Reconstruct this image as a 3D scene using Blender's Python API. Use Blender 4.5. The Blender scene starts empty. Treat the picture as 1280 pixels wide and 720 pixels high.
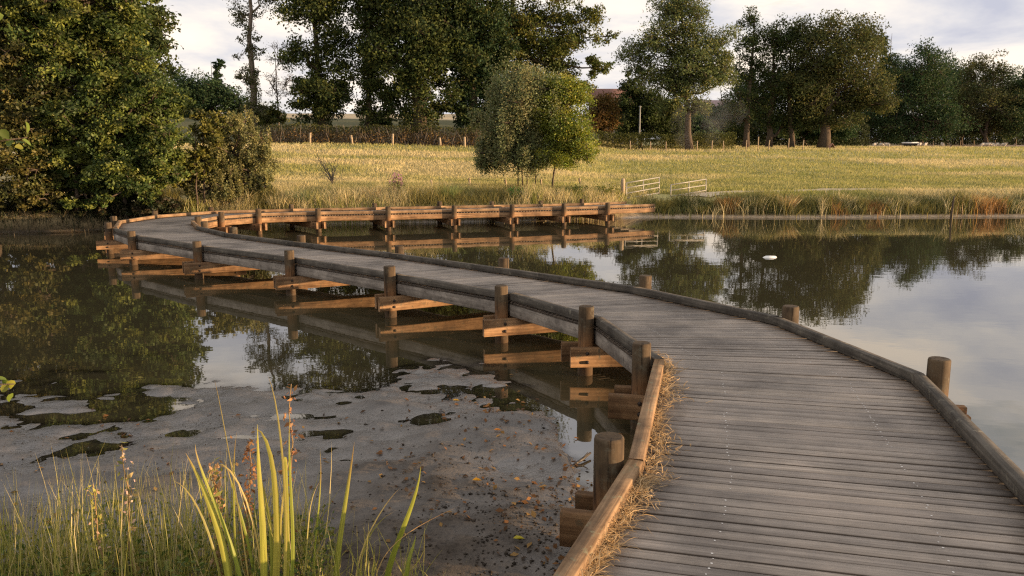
import bpy, math, random
import numpy as np
from mathutils import Vector

rng = np.random.default_rng(7)
random.seed(7)
sc = bpy.context.scene
COL = sc.collection
EYE, HOR, FPX = 1.64, 195.0, 970.0
PITCH = math.atan((360 - HOR) / FPX)
WZ = -0.48                                    # water level; deck surface is z = 0

# ------------------------------------------------------------------ helpers
def ray(px, py):
    x = (px - 640) / FPX; y = -(py - 360) / FPX
    return np.array([x, math.cos(PITCH) + y * math.sin(PITCH), -math.sin(PITCH) + y * math.cos(PITCH)])
def on_plane(px, py, z):
    d = ray(px, py); t = (z - EYE) / d[2]
    return np.array([d[0] * t, d[1] * t, z])
def at(px, py, Y):
    d = ray(px, py); t = Y / d[1]
    return np.array([d[0] * t, Y, EYE + d[2] * t])

def _hash(ix, iy, s):
    h = (ix.astype(np.int64) * 374761393 + iy.astype(np.int64) * 668265263 + s * 1442695041) & 0x7fffffff
    h = ((h ^ (h >> 13)) * 1274126177) & 0x7fffffff
    return ((h ^ (h >> 16)) & 0xffff) / 65535.0
def vnoise(x, y, s=0):
    ix = np.floor(x); iy = np.floor(y); fx = x - ix; fy = y - iy
    fx = fx * fx * (3 - 2 * fx); fy = fy * fy * (3 - 2 * fy)
    a = _hash(ix, iy, s); b = _hash(ix + 1, iy, s); c = _hash(ix, iy + 1, s); d = _hash(ix + 1, iy + 1, s)
    return (a * (1 - fx) + b * fx) * (1 - fy) + (c * (1 - fx) + d * fx) * fy
def fbm(x, y, s=0, o=4):
    v = 0; a = .5; t = 0
    for k in range(o):
        v = v + a * vnoise(x * 2 ** k, y * 2 ** k, s + k * 17); t += a; a *= .5
    return v / t
def sstep(a, b, x):
    t = np.clip((x - a) / (b - a), 0, 1); return t * t * (3 - 2 * t)

def tag(o, label=None, cat=None, group=None, kind=None):
    if label: o['label'] = label
    if cat: o['category'] = cat
    if group: o['group'] = group
    if kind: o['kind'] = kind
    return o
def empty(name, loc):
    o = bpy.data.objects.new(name, None); COL.objects.link(o)
    o.location = [float(v) for v in loc]; o.empty_display_size = .2
    return o
def mk(name, V, F, mat, col=None, uv=None, parent=None, smooth=False, fmat=None):
    """V (N,3); F = list of (M,k) index arrays; col (N,3) per vertex; uv per loop"""
    V = np.asarray(V, np.float32)
    F = [np.asarray(f, np.int32) for f in (F if isinstance(F, list) else [F]) if len(f)]
    me = bpy.data.meshes.new(name)
    me.vertices.add(len(V)); me.vertices.foreach_set('co', V.ravel())
    loops = np.concatenate([f.ravel() for f in F])
    tot = np.concatenate([np.full(len(f), f.shape[1], np.int32) for f in F])
    st = np.concatenate([[0], np.cumsum(tot)[:-1]]).astype(np.int32)
    me.loops.add(len(loops)); me.loops.foreach_set('vertex_index', loops)
    me.polygons.add(len(tot)); me.polygons.foreach_set('loop_start', st)
    if fmat is not None: me.polygons.foreach_set('material_index', np.asarray(fmat, np.int32))
    if smooth: me.polygons.foreach_set('use_smooth', np.ones(len(tot), bool))
    me.update(calc_edges=True)
    if col is not None:
        c = np.ones((len(V), 4), np.float32); c[:, :3] = col
        a = me.color_attributes.new('tint', 'FLOAT_COLOR', 'POINT'); a.data.foreach_set('color', c.ravel())
    if uv is not None:
        l = me.uv_layers.new(name='UVMap'); l.data.foreach_set('uv', np.asarray(uv, np.float32).ravel())
    for m in (mat if isinstance(mat, (list, tuple)) else [mat]): me.materials.append(m)
    me.validate()
    o = bpy.data.objects.new(name, me); COL.objects.link(o)
    if parent is not None: o.parent = parent
    return o

class MB:
    """collects shapes, builds one mesh object"""
    def __init__(s): s.V = []; s.Q = []; s.T = []; s.C = []; s.n = 0; s.uq = []; s.ut = []
    def add(s, V, Q=None, T=None, c=(1, 1, 1), uq=None, ut=None):
        V = np.asarray(V, float); s.V.append(V)
        C = np.asarray(c, float); s.C.append(np.broadcast_to(C, (len(V), 3)))
        if Q is not None and len(Q):
            Q = np.asarray(Q); s.Q.append(Q + s.n); s.uq.append(np.zeros((len(Q) * 4, 2)) if uq is None else np.asarray(uq).reshape(-1, 2))
        if T is not None and len(T):
            T = np.asarray(T); s.T.append(T + s.n); s.ut.append(np.zeros((len(T) * 3, 2)) if ut is None else np.asarray(ut).reshape(-1, 2))
        s.n += len(V)
    def tube(s, path, rad, k=6, c=(1, 1, 1), cap=True):
        P = np.asarray(path, float); n = len(P); R = np.broadcast_to(np.asarray(rad, float), (n,))
        tan = np.gradient(P, axis=0); tan /= np.linalg.norm(tan, axis=1)[:, None] + 1e-9
        ref = np.array([0, 0, 1.]) if abs(tan[0][2]) < .8 else np.array([1., 0, 0])
        u = np.cross(tan, ref); u /= np.linalg.norm(u, axis=1)[:, None] + 1e-9
        w = np.cross(u, tan)
        a = np.arange(k) / k * 2 * math.pi
        V = P[:, None] + R[:, None, None] * (np.cos(a)[None, :, None] * u[:, None] + np.sin(a)[None, :, None] * w[:, None])
        V = V.reshape(-1, 3)
        i, j = np.meshgrid(np.arange(n - 1), np.arange(k), indexing='ij'); i = i.ravel(); j = j.ravel(); jn = (j + 1) % k
        Q = np.stack([i * k + j, i * k + jn, (i + 1) * k + jn, (i + 1) * k + j], 1)
        L = np.concatenate([[0], np.cumsum(np.linalg.norm(np.diff(P, axis=0), axis=1))])
        uq = np.stack([np.stack([L[i], j / k], 1), np.stack([L[i], (j + 1) / k], 1), np.stack([L[i + 1], (j + 1) / k], 1), np.stack([L[i + 1], j / k], 1)], 1)
        T = []
        if cap:
            V = np.vstack([V, P[0], P[-1]]); b0, b1 = n * k, n * k + 1
            T = [(b0, (q + 1) % k, q) for q in range(k)] + [(b1, (n - 1) * k + q, (n - 1) * k + (q + 1) % k) for q in range(k)]
        s.add(V, Q, T, c, uq)
    def beam(s, A, B, w, z0, z1, c=(1, 1, 1), bev=.006, twist=0):
        """timber from A to B (xy), width w, between heights z0 and z1, chamfered edges, UV u along the length"""
        A = np.asarray(A, float)[:2]; B = np.asarray(B, float)[:2]
        d = B - A; L = np.linalg.norm(d); d /= L; nrm = np.array([-d[1], d[0]])
        h = w / 2; prof = [(-h + bev, z0), (h - bev, z0), (h, z0 + bev), (h, z1 - bev), (h - bev, z1), (-h + bev, z1), (-h, z1 - bev), (-h, z0 + bev)]
        nseg = max(1, int(L / .35)); V = []
        off = random.random() * 50
        for q in range(nseg + 1):
            p = A + d * L * q / nseg
            for (y, z) in prof:
                jw = (random.random() - .5) * .0015
                V.append((p[0] + nrm[0] * (y + jw), p[1] + nrm[1] * (y + jw), z + (random.random() - .5) * .0015))
        Q = []; uq = []; per = [0]
        for q in range(8): per.append(per[-1] + math.dist(prof[q], prof[(q + 1) % 8]))
        for q in range(nseg):
            for j in range(8):
                jn = (j + 1) % 8
                Q.append((q * 8 + j, (q + 1) * 8 + j, (q + 1) * 8 + jn, q * 8 + jn)[::-1])
                u0 = L * q / nseg + off; u1 = L * (q + 1) / nseg + off
                uq.append([(u0, per[j]), (u1, per[j]), (u1, per[j + 1]), (u0, per[j + 1])][::-1])
        T = []
        for b, fl in ((0, 1), (nseg * 8, 0)):
            for j in range(1, 7):
                T.append((b, b + j, b + j + 1) if fl else (b, b + j + 1, b + j))
        ut = [[(off, 0), (off, .05), (off + .02, .1)]] * len(T)
        s.add(V, Q, T, c, uq, ut)
    def box(s, cen, half, rz=0, c=(1, 1, 1), rx=0):
        V = np.array([(x, y, z) for x in (-1, 1) for y in (-1, 1) for z in (-1, 1)], float) * half
        if rx: V = V @ np.array([[1, 0, 0], [0, math.cos(rx), math.sin(rx)], [0, -math.sin(rx), math.cos(rx)]])
        if rz: V = V @ np.array([[math.cos(rz), math.sin(rz), 0], [-math.sin(rz), math.cos(rz), 0], [0, 0, 1]])
        s.add(V + np.asarray(cen, float), [(0, 1, 3, 2), (4, 6, 7, 5), (0, 4, 5, 1), (2, 3, 7, 6), (0, 2, 6, 4), (1, 5, 7, 3)], None, c)
    def leaves(s, P, size, col, up=.35, aspect=.55, nbias=None):
        """one small kite-shaped folded leaf at each point"""
        n = len(P)
        if not n: return
        nr = rng.normal(size=(n, 3)); nr[:, 2] += up * 2
        if nbias is not None: nr += nbias
        nr /= np.linalg.norm(nr, axis=1)[:, None]
        a = np.cross(nr, rng.normal(size=(n, 3))); a /= np.linalg.norm(a, axis=1)[:, None] + 1e-9
        b = np.cross(nr, a)
        L = (size * rng.uniform(.65, 1.35, n))[:, None]
        W = L * aspect
        V = np.stack([P - a * L * .5, P + b * W * .5 + nr * L * .08, P + a * L * .5, P - b * W * .5 + nr * L * .08], 1).reshape(-1, 3)
        s.add(V, np.arange(n * 4).reshape(n, 4), None, np.repeat(col, 4, axis=0))
    def blades(s, base, tip, bend, width, col0, col1, seg=4, fold=0.0):
        """curved tapering grass blades: base/tip (N,3), bend (N,3) mid-offset, width (N,)"""
        n = len(base)
        t = np.linspace(0, 1, seg + 1)
        d = tip - base
        side = np.cross(d, rng.normal(size=(n, 3))); side[:, 2] *= .25; side /= np.linalg.norm(side, axis=1)[:, None] + 1e-9
        rows = []; cols = []
        for q in t:
            p = base + d * q + bend * (4 * q * (1 - q)) * .5
            wv = width * (1 - q ** 2.2) * (.75 + .6 * q * (1 - q)) + 1e-4
            rows.append(np.stack([p - side * wv[:, None] * .5, p + side * wv[:, None] * .5], 1))
            c = col0 + (col1 - col0) * q; cols.append(np.stack([c, c], 1))
        V = np.stack(rows, 1).reshape(-1, 3); C = np.stack(cols, 1).reshape(-1, 3)
        st = np.arange(n)[:, None] * (2 * (seg + 1)); Q = []
        for q in range(seg):
            Q.append(np.stack([st[:, 0] + 2 * q, st[:, 0] + 2 * q + 1, st[:, 0] + 2 * q + 3, st[:, 0] + 2 * q + 2], 1))
        s.add(V, np.concatenate(Q), None, C)
    def build(s, name, mat, parent=None, smooth=False, uv=False):
        V = np.concatenate(s.V); C = np.concatenate(s.C)
        F = []; U = []
        if s.Q: F.append(np.concatenate(s.Q)); U.append(np.concatenate(s.uq))
        if s.T: F.append(np.concatenate(s.T)); U.append(np.concatenate(s.ut))
        if parent is not None: V = V - np.array(root_of(parent).location)
        return mk(name, V, F, mat, C, np.concatenate(U) if uv else None, parent, smooth)
def root_of(o):
    while o.parent is not None: o = o.parent
    return o

# ------------------------------------------------------------------ materials
def newmat(name):
    m = bpy.data.materials.new(name); m.use_nodes = True
    nt = m.node_tree; nt.nodes.clear()
    out = nt.nodes.new('ShaderNodeOutputMaterial')
    return m, nt, out
def N(nt, t, **kw):
    n = nt.nodes.new(t)
    for k, v in kw.items():
        if k == 'inp':
            for a, b in v.items(): n.inputs[a].default_value = b
        else: setattr(n, k, v)
    return n
def ramp(nt, stops, src=None):
    r = nt.nodes.new('ShaderNodeValToRGB')
    el = r.color_ramp.elements
    while len(el) < len(stops): el.new(.5)
    for e, (p, c) in zip(el, stops):
        e.position = p; e.color = (*c, 1) if len(c) == 3 else c
    if src is not None: nt.links.new(src, r.inputs[0])
    return r
def mixc(nt, a, b, f, mode='MIX'):
    m = nt.nodes.new('ShaderNodeMix'); m.data_type = 'RGBA'; m.blend_type = mode
    for s, i in ((f, 0), (a, 6), (b, 7)):
        if hasattr(s, 'links'): nt.links.new(s, m.inputs[i])
        elif i == 0: m.inputs[0].default_value = s
        else: m.inputs[i].default_value = (*s, 1)
    return m.outputs[2]

def leafmat(name, trans=.3, rough=.55, spec=.3):
    m, nt, out = newmat(name); L = nt.links.new
    at_ = N(nt, 'ShaderNodeAttribute', attribute_name='tint')
    p = N(nt, 'ShaderNodeBsdfPrincipled', inp={'Roughness': rough, 'Specular IOR Level': spec})
    tr = N(nt, 'ShaderNodeBsdfTranslucent'); mx = N(nt, 'ShaderNodeMixShader', inp={0: trans})
    L(at_.outputs['Color'], p.inputs['Base Color'])
    g = N(nt, 'ShaderNodeHueSaturation', inp={'Value': 1.5, 'Saturation': 1.1}); L(at_.outputs['Color'], g.inputs['Color'])
    L(g.outputs[0], tr.inputs['Color']); L(p.outputs[0], mx.inputs[1]); L(tr.outputs[0], mx.inputs[2]); L(mx.outputs[0], out.inputs[0])
    return m
def plainmat(name, c0, c1, scale=6, rough=.7, bump=.3, bscale=30, spec=.3, metal=0, stretch=(1, 1, 1), usetint=False):
    m, nt, out = newmat(name); L = nt.links.new
    tc = N(nt, 'ShaderNodeTexCoord'); mp = N(nt, 'ShaderNodeMapping'); mp.inputs['Scale'].default_value = stretch
    L(tc.outputs['Object'], mp.inputs['Vector'])
    n1 = N(nt, 'ShaderNodeTexNoise', inp={'Scale': scale, 'Detail': 8, 'Roughness': .65}); L(mp.outputs[0], n1.inputs['Vector'])
    r = ramp(nt, [(.3, c0), (.7, c1)], n1.outputs[0])
    p = N(nt, 'ShaderNodeBsdfPrincipled', inp={'Roughness': rough, 'Specular IOR Level': spec, 'Metallic': metal})
    c = r.outputs[0]
    if usetint:
        a = N(nt, 'ShaderNodeAttribute', attribute_name='tint'); c = mixc(nt, c, a.outputs['Color'], 1.0, 'MULTIPLY')
    L(c, p.inputs['Base Color'])
    n2 = N(nt, 'ShaderNodeTexNoise', inp={'Scale': bscale, 'Detail': 6}); L(mp.outputs[0], n2.inputs['Vector'])
    b = N(nt, 'ShaderNodeBump', inp={'Strength': bump, 'Distance': .02}); L(n2.outputs[0], b.inputs['Height']); L(b.outputs[0], p.inputs['Normal'])
    L(p.outputs[0], out.inputs[0])
    return m
def woodmat(name, dark, mid, light, grain=1.0, rough=.75, lichen=None, zdark=None, cracks=False):
    """timber: grain runs along UV u; optional weathering of the exposed upper part (heights in metres)"""
    m, nt, out = newmat(name); L = nt.links.new
    uv = N(nt, 'ShaderNodeUVMap'); mp = N(nt, 'ShaderNodeMapping'); mp.inputs['Scale'].default_value = (1.6, 40 * grain, 1)
    L(uv.outputs[0], mp.inputs[0])
    n1 = N(nt, 'ShaderNodeTexNoise', inp={'Scale': 1, 'Detail': 7, 'Roughness': .6, 'Distortion': .4}); L(mp.outputs[0], n1.inputs['Vector'])
    r = ramp(nt, [(.25, dark), (.5, mid), (.78, light)], n1.outputs[0])
    geo = N(nt, 'ShaderNodeNewGeometry')
    n2 = N(nt, 'ShaderNodeTexNoise', inp={'Scale': 3.1, 'Detail': 6, 'Roughness': .7}); L(geo.outputs['Position'], n2.inputs['Vector'])
    sr = ramp(nt, [(.38, (.45, .43, .42)), (.62, (1.1, 1.08, 1.05))], n2.outputs[0])
    c = mixc(nt, r.outputs[0], sr.outputs[0], .85, 'MULTIPLY')
    ri = ramp(nt, [(0, (.78, .78, .8)), (1, (1.15, 1.1, 1.05))], geo.outputs['Random Per Island'])
    c = mixc(nt, c, ri.outputs[0], 1, 'MULTIPLY')
    if lichen:
        n3 = N(nt, 'ShaderNodeTexNoise', inp={'Scale': 14, 'Detail': 5, 'Roughness': .7}); L(geo.outputs['Position'], n3.inputs['Vector'])
        lr = ramp(nt, [(.58, (0, 0, 0)), (.68, (1, 1, 1))], n3.outputs[0])
        c = mixc(nt, c, lichen, lr.outputs[0])
    if zdark:
        z0, z1, dc, amt = zdark
        sx = N(nt, 'ShaderNodeSeparateXYZ'); L(geo.outputs['Position'], sx.inputs[0])
        ad = N(nt, 'ShaderNodeMath', operation='MULTIPLY_ADD', inp={1: .22, 2: -.11}); L(n2.outputs[0], ad.inputs[0])
        sm = N(nt, 'ShaderNodeMath', operation='ADD'); L(sx.outputs[2], sm.inputs[0]); L(ad.outputs[0], sm.inputs[1])
        mr = N(nt, 'ShaderNodeMapRange', inp={1: z0, 2: z1, 3: 0, 4: amt}); L(sm.outputs[0], mr.inputs[0])
        dd = mixc(nt, c, dc, 1, 'MULTIPLY'); c = mixc(nt, c, dd, mr.outputs[0])
    if cracks:
        sz_ = N(nt, 'ShaderNodeSeparateXYZ'); L(geo.outputs['Position'], sz_.inputs[0]); wb = N(nt, 'ShaderNodeMapRange', inp={1: WZ + .16, 2: WZ + .08, 3: 0, 4: .75}); L(sz_.outputs[2], wb.inputs[0])
        c = mixc(nt, c, (.035, .03, .02), wb.outputs[0])
        mp2 = N(nt, 'ShaderNodeMapping'); mp2.inputs['Scale'].default_value = (26, 26, 2.2); L(geo.outputs['Position'], mp2.inputs[0])
        vo = N(nt, 'ShaderNodeTexNoise', inp={'Scale': 1, 'Detail': 5, 'Roughness': .6, 'Distortion': .3}); L(mp2.outputs[0], vo.inputs['Vector'])
        cr_ = ramp(nt, [(.34, (.22, .2, .18)), (.43, (1, 1, 1)), (.6, (1, 1, 1)), (.72, (1.5, 1.45, 1.35))], vo.outputs[0]); c = mixc(nt, c, cr_.outputs[0], .9, 'MULTIPLY')
        n7 = N(nt, 'ShaderNodeTexNoise', inp={'Scale': 9, 'Detail': 6, 'Roughness': .72}); L(geo.outputs['Position'], n7.inputs['Vector'])
        gr = ramp(nt, [(.55, (0, 0, 0)), (.7, (.6, .6, .6))], n7.outputs[0]); c = mixc(nt, c, (.16, .15, .11), gr.outputs[0])
    p = N(nt, 'ShaderNodeBsdfPrincipled', inp={'Roughness': rough, 'Specular IOR Level': .25})
    L(c, p.inputs['Base Color'])
    b = N(nt, 'ShaderNodeBump', inp={'Strength': .5, 'Distance': .006}); L(n1.outputs[0], b.inputs['Height']); L(b.outputs[0], p.inputs['Normal'])
    L(p.outputs[0], out.inputs[0])
    return m

M = {}
M['leaf'] = leafmat('leaf', .3)
M['leaf_far'] = leafmat('leaf_far', .22, .7, .15)
M['blade'] = leafmat('blade', .35, .5, .3)
M['dry'] = leafmat('dry_blade', .25, .8, .1)
M['bark'] = plainmat('bark', (.05, .038, .028), (.13, .1, .075), 5, .9, .8, 18, .1, stretch=(3, 3, .6))
M['bark_pale'] = plainmat('bark_pale', (.11, .09, .075), (.26, .22, .18), 4, .9, .6, 14, .1, stretch=(3, 3, .8))
M['post'] = woodmat('post_wood', (.10, .05, .022), (.24, .125, .055), (.34, .19, .09), .25, .8, None, (-.18, .02, (.4, .55, .74), 1), cracks=True)
M['beam'] = woodmat('beam_wood', (.1, .055, .028), (.28, .17, .088), (.43, .29, .165), .8, .7, (.13, .1, .06))
M['kerb'] = woodmat('kerb_wood', (.045, .042, .036), (.095, .088, .076), (.17, .157, .137), 1.0, .85, (.17, .155, .12))
M['kerb_sunlit'] = woodmat('kerb_sunlit_wood', (.12, .075, .04), (.27, .18, .105), (.4, .29, .18), 1.0, .85, (.2, .18, .11))  # warmer copy of the kerb colour, painting golden sunlight on the lit runs
M['joist'] = woodmat('joist_wood', (.14, .125, .11), (.25, .23, .205), (.36, .33, .3), .8, .8, (.1, .085, .07))
M['iron'] = plainmat('iron', (.03, .025, .022), (.07, .05, .04), 20, .6, .2, 60, .4, .6)
M['galv'] = plainmat('galvanised', (.24, .23, .2), (.36, .34, .3), 20, .5, .1, 60, .4, .25)
M['fpost'] = plainmat('fence_wood', (.26, .19, .12), (.48, .38, .26), 9, .85, .5, 30, .2, stretch=(3, 3, .5))
M['wool'] = plainmat('wool', (.42, .37, .3), (.56, .5, .42), 12, .95, .8, 25, .1)
M['dark_face'] = plainmat('dark_face', (.05, .045, .04), (.1, .085, .07), 12, .8, .2, 25, .2)
M['tile'] = plainmat('roof_tile', (.13, .07, .055), (.22, .12, .1), 4, .85, .5, 14, .2)
M['slate'] = plainmat('roof_slate', (.26, .19, .19), (.36, .28, .28), 3, .8, .4, 14, .2)
M['render'] = plainmat('wall_render', (.2, .17, .14), (.28, .24, .2), 3, .9, .3, 14, .2)
M['glass'] = plainmat('window_glass', (.02, .025, .03), (.04, .045, .05), 3, .08, .0, 14, .5)
M['black'] = plainmat('black_board', (.015, .015, .015), (.03, .03, .03), 5, .6, .1, 14, .4)
M['white'] = plainmat('white_board', (.68, .68, .66), (.8, .8, .78), 5, .6, .1, 14, .4)
M['pinkish'] = plainmat('salmon_board', (.4, .22, .17), (.52, .3, .24), 5, .7, .1, 14, .3)
M['greypole'] = plainmat('grey_pole', (.26, .27, .27), (.38, .39, .39), 5, .7, .2, 24, .3)
M['stick'] = plainmat('wet_stick', (.03, .024, .02), (.09, .075, .06), 20, .5, .5, 60, .4)

def deckmat():
    m, nt, out = newmat('deck_boards'); L = nt.links.new
    uv = N(nt, 'ShaderNodeUVMap'); sx = N(nt, 'ShaderNodeSeparateXYZ'); L(uv.outputs[0], sx.inputs[0])
    geo = N(nt, 'ShaderNodeNewGeometry')
    mp = N(nt, 'ShaderNodeMapping'); mp.inputs['Scale'].default_value = (1.4, 46, 1); L(uv.outputs[0], mp.inputs[0])
    n1 = N(nt, 'ShaderNodeTexNoise', inp={'Scale': 1, 'Detail': 8, 'Roughness': .62, 'Distortion': .3}); L(mp.outputs[0], n1.inputs['Vector'])
    base = ramp(nt, [(.28, (.16, .142, .125)), (.5, (.25, .224, .2)), (.75, (.37, .335, .3))], n1.outputs[0])
    ri = ramp(nt, [(0, (.8, .79, .79)), (.5, (.97, .96, .95)), (1, (1.15, 1.12, 1.07))], geo.outputs['Random Per Island'])
    c = mixc(nt, base.outputs[0], ri.outputs[0], 1, 'MULTIPLY')
    n2 = N(nt, 'ShaderNodeTexNoise', inp={'Scale': .9, 'Detail': 7, 'Roughness': .68}); L(geo.outputs['Position'], n2.inputs['Vector'])
    st = ramp(nt, [(.36, (.45, .43, .42)), (.5, (.95, .92, .89)), (.64, (1.4, 1.32, 1.24))], n2.outputs[0])
    c = mixc(nt, c, st.outputs[0], .85, 'MULTIPLY')
    # grime and algae gathered along both deck edges, plus painted shade of the board gaps (UV u runs across the deck, 0 to 1 in the attribute 'edge')
    ed = N(nt, 'ShaderNodeAttribute', attribute_name='tint'); se = N(nt, 'ShaderNodeSeparateColor'); L(ed.outputs['Color'], se.inputs[0])
    n3 = N(nt, 'ShaderNodeTexNoise', inp={'Scale': 2.6, 'Detail': 6, 'Roughness': .7}); L(geo.outputs['Position'], n3.inputs['Vector'])
    ad = N(nt, 'ShaderNodeMath', operation='MULTIPLY_ADD', inp={1: .7, 2: -.36}); L(n3.outputs[0], ad.inputs[0])
    sm = N(nt, 'ShaderNodeMath', operation='ADD'); L(se.outputs[0], sm.inputs[0]); L(ad.outputs[0], sm.inputs[1])
    er = ramp(nt, [(.55, (1, 1, 1)), (.85, (.4, .37, .34)), (1, (.3, .27, .24))], sm.outputs[0])
    c = mixc(nt, c, er.outputs[0], 1, 'MULTIPLY')
    n4 = N(nt, 'ShaderNodeTexNoise', inp={'Scale': 60, 'Detail': 3, 'Roughness': .6}); L(geo.outputs['Position'], n4.inputs['Vector'])
    sp = ramp(nt, [(.72, (0, 0, 0)), (.76, (1, 1, 1))], n4.outputs[0])
    c = mixc(nt, c, (.42, .4, .36), sp.outputs[0])
    p = N(nt, 'ShaderNodeBsdfPrincipled', inp={'Roughness': .62, 'Specular IOR Level': .35}); L(c, p.inputs['Base Color'])
    # fine anti-slip grooves along each board + grain
    wv = N(nt, 'ShaderNodeMath', operation='MULTIPLY', inp={1: 2 * math.pi * 6 / .095}); L(sx.outputs[1], wv.inputs[0])
    sn = N(nt, 'ShaderNodeMath', operation='SINE'); L(wv.outputs[0], sn.inputs[0])
    mu = N(nt, 'ShaderNodeMath', operation='MULTIPLY_ADD', inp={1: .45}); L(sn.outputs[0], mu.inputs[0]); L(n1.outputs[0], mu.inputs[2])
    b = N(nt, 'ShaderNodeBump', inp={'Strength': .55, 'Distance': .004}); L(mu.outputs[0], b.inputs['Height']); L(b.outputs[0], p.inputs['Normal'])
    L(p.outputs[0], out.inputs[0])
    return m
M['deck'] = deckmat()
M['screw'] = plainmat('screw_head', (.55, .53, .5), (.7, .68, .65), 50, .4, 0, 60, .5, .4)

# ------------------------------------------------------------------ boardwalk layout (post positions in metres)
BENTS = [((-1.6, -1.9), (.55, -2.6)), ((-.95, .0), (1.2, -.55)), ((-.25, 1.95), (1.9, 1.38)), ((.51, 3.86), (2.58, 3.35)), ((1.01, 5.87), (3.09, 5.44)),
         ((.72, 7.4), (2.74, 7.48)), ((-.12, 8.74), (1.61, 9.27)), ((-1.62, 10.17), (-.12, 10.98)), ((-3.42, 11.83), (-1.84, 12.6)),
         ((-5.48, 13.44), (-3.9, 14.3)), ((-7.48, 15.21), (-5.72, 15.9)), ((-8.84, 16.97), (-6.9, 17.4)), ((-9.7, 18.92), (-7.65, 18.92)),
         ((-9.6, 20.9), (-7.6, 20.32)), ((-8.7, 22.5), (-6.95, 21.3)), ((-6.65, 23.45), (-5.45, 21.85)), ((-4.25, 24.1), (-3.55, 22.3)), ((-2.3, 24.72), (-1.7, 22.92)),
         ((-.65, 25.25), (.0, 23.42)), ((.95, 25.72), (1.6, 23.95)), ((2.35, 26.3), (3.02, 24.55)), ((3.9, 27.2), (4.75, 25.5))]
BL = np.array([b[0] for b in BENTS]); BR = np.array([b[1] for b in BENTS])

# ------------------------------------------------------------------ terrain
_far = np.array([(-200, 14), (-60, 17), (-30, 20), (-18, 20.6), (-13, 21.3), (-11, 22.1), (-9, 23.4), (-6.5, 24.1), (-4, 24.6), (-1, 25.1), (1.2, 25.5), (3, 26.2), (4.5, 27.0), (7, 26.9), (10, 26.7), (14, 27.0), (20, 27.4), (30, 28.5), (60, 33), (200, 45)])
_mudpx = [(-260, 496), (-120, 500), (0, 498), (66, 502), (120, 516), (175, 520), (219, 505), (306, 503), (376, 507), (433, 512), (470, 500), (503, 487), (547, 482), (577, 480), (620, 488), (656, 502), (678, 520), (700, 553), (709, 580), (716, 605), (724, 632), (748, 655)]
_mud = np.array([on_plane(a, b, WZ)[:2] for a, b in _mudpx])
_nx = np.concatenate([[-200, -40, -12], _mud[:, 0], [.9, 2, 4, 8, 20, 60, 200]])
_ny = np.concatenate([[5, 6, 6.4], _mud[:, 1], [3.5, 2.6, 1.2, -2, -8, -14, -20]])
_o = np.argsort(_nx); _nx = _nx[_o]; _ny = _ny[_o]
PUD = [(535, 527, .2, .14, .035), (495, 548, .16, .14, .03), (462, 577, .3, .1, .035), (300, 548, .25, .06, .03), (225, 543, .2, .1, .04), (110, 520, .5, .1, .035), (420, 540, .3, .06, .03), (380, 520, .4, .08, .03), (545, 515, .28, .2, .03), (180, 470, .3, .2, .03), (62, 522, .3, .08, .03)]
_pud = [(*on_plane(a, b, WZ)[:2], rx, ry, dp) for a, b, rx, ry, dp in PUD]

def terrain(X, Y):
    X = np.asarray(X, float); Y = np.asarray(Y, float)
    yf = np.interp(X, _far[:, 0], _far[:, 1]); yn = np.interp(X, _nx, _ny)
    a = X / np.maximum(Y, 20)
    Ys = 27 + np.maximum(Y - yf, 0)
    zl = np.interp(Ys, [27, 28.5, 40, 66, 78, 102, 200, 320, 700], [-.1, .12, .62, 2.2, 3.0, 6.0, 11.9, 15.5, 16])
    zr = np.interp(Ys, [27, 28.5, 45, 60, 82, 100, 132, 180, 300, 700], [-.1, .1, .5, 1.15, 2.2, 2.7, 3.2, 4.7, 8, 12])
    zf = zl + (zr - zl) * sstep(-.02, .16, a)
    zf = zf + (fbm(X / 5, Y / 5, 3, 3) - .5) * .16 * sstep(28, 36, Y) + (fbm(X / 1.1, Y / 1.1, 5, 2) - .5) * .1 * sstep(0, 1.5, Y - yf)
    df = Y - yf
    bank = WZ - .5 + .9 * sstep(-1.6, .1, df) * .53 + (zf - WZ + .02) * 0
    low = np.where(df < 0, WZ - .03 + df * .22, WZ - .03 + sstep(0, .9, df) * (zf - WZ + .03))
    low = np.maximum(low, -1.3)
    shelf_r = sstep(3.5, 5.5, X); zs = WZ - .03 + .11 * sstep(0, .35, df) + sstep(.3, 2.6, df) * (zf - WZ - .08); low = np.where(df >= 0, low * (1 - shelf_r) + zs * shelf_r, low)
    left_cut = sstep(-9.5, -11.5, X)
    low = np.where((df >= 0), low * (1 - left_cut) + left_cut * (WZ - .03 + sstep(0, 1.3, df) * (.1 - WZ) + (zf - .1) * sstep(.3, 2.5, df)), low)
    s = Y - yn
    nz = fbm(X * 1.3, Y * 2.2, 11, 4) - .5; nf = fbm(X * 6, Y * 6, 23, 4) - .5
    fine = sstep(-14, -8, X) * sstep(16, 10, Y)
    mud = np.where(s < 0, WZ + .006 + np.minimum(-s, 4.) * .013, WZ + .006 - s * .045) + (nz * .1 + nf * .04 + (np.abs(fbm(X * 2.5, Y * 4, 71, 3) - .5)) * .05 + (fbm(X * 11, Y * 14, 31, 3) - .5) * .022) * fine
    for (px, py, rx, ry, dp) in _pud:
        mud = mud - dp * np.exp(-((X - px) / rx) ** 2 - ((Y - py) / ry) ** 2)
    bankn = sstep(3.35, .8, Y) * sstep(.9, -.4, X + (Y - 2) * -.2)
    mud = mud + bankn * .38
    mud = mud + sstep(-3.4, -6, X) * sstep(6, 3, Y) * .2
    mud = mud + sstep(4.5, 14, -s) * .3
    mud = np.maximum(mud, -1.3)
    w = sstep(12, 15, Y)
    return mud * (1 - w) + np.where(df < 0, np.minimum(low, WZ - .03), low) * w
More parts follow.
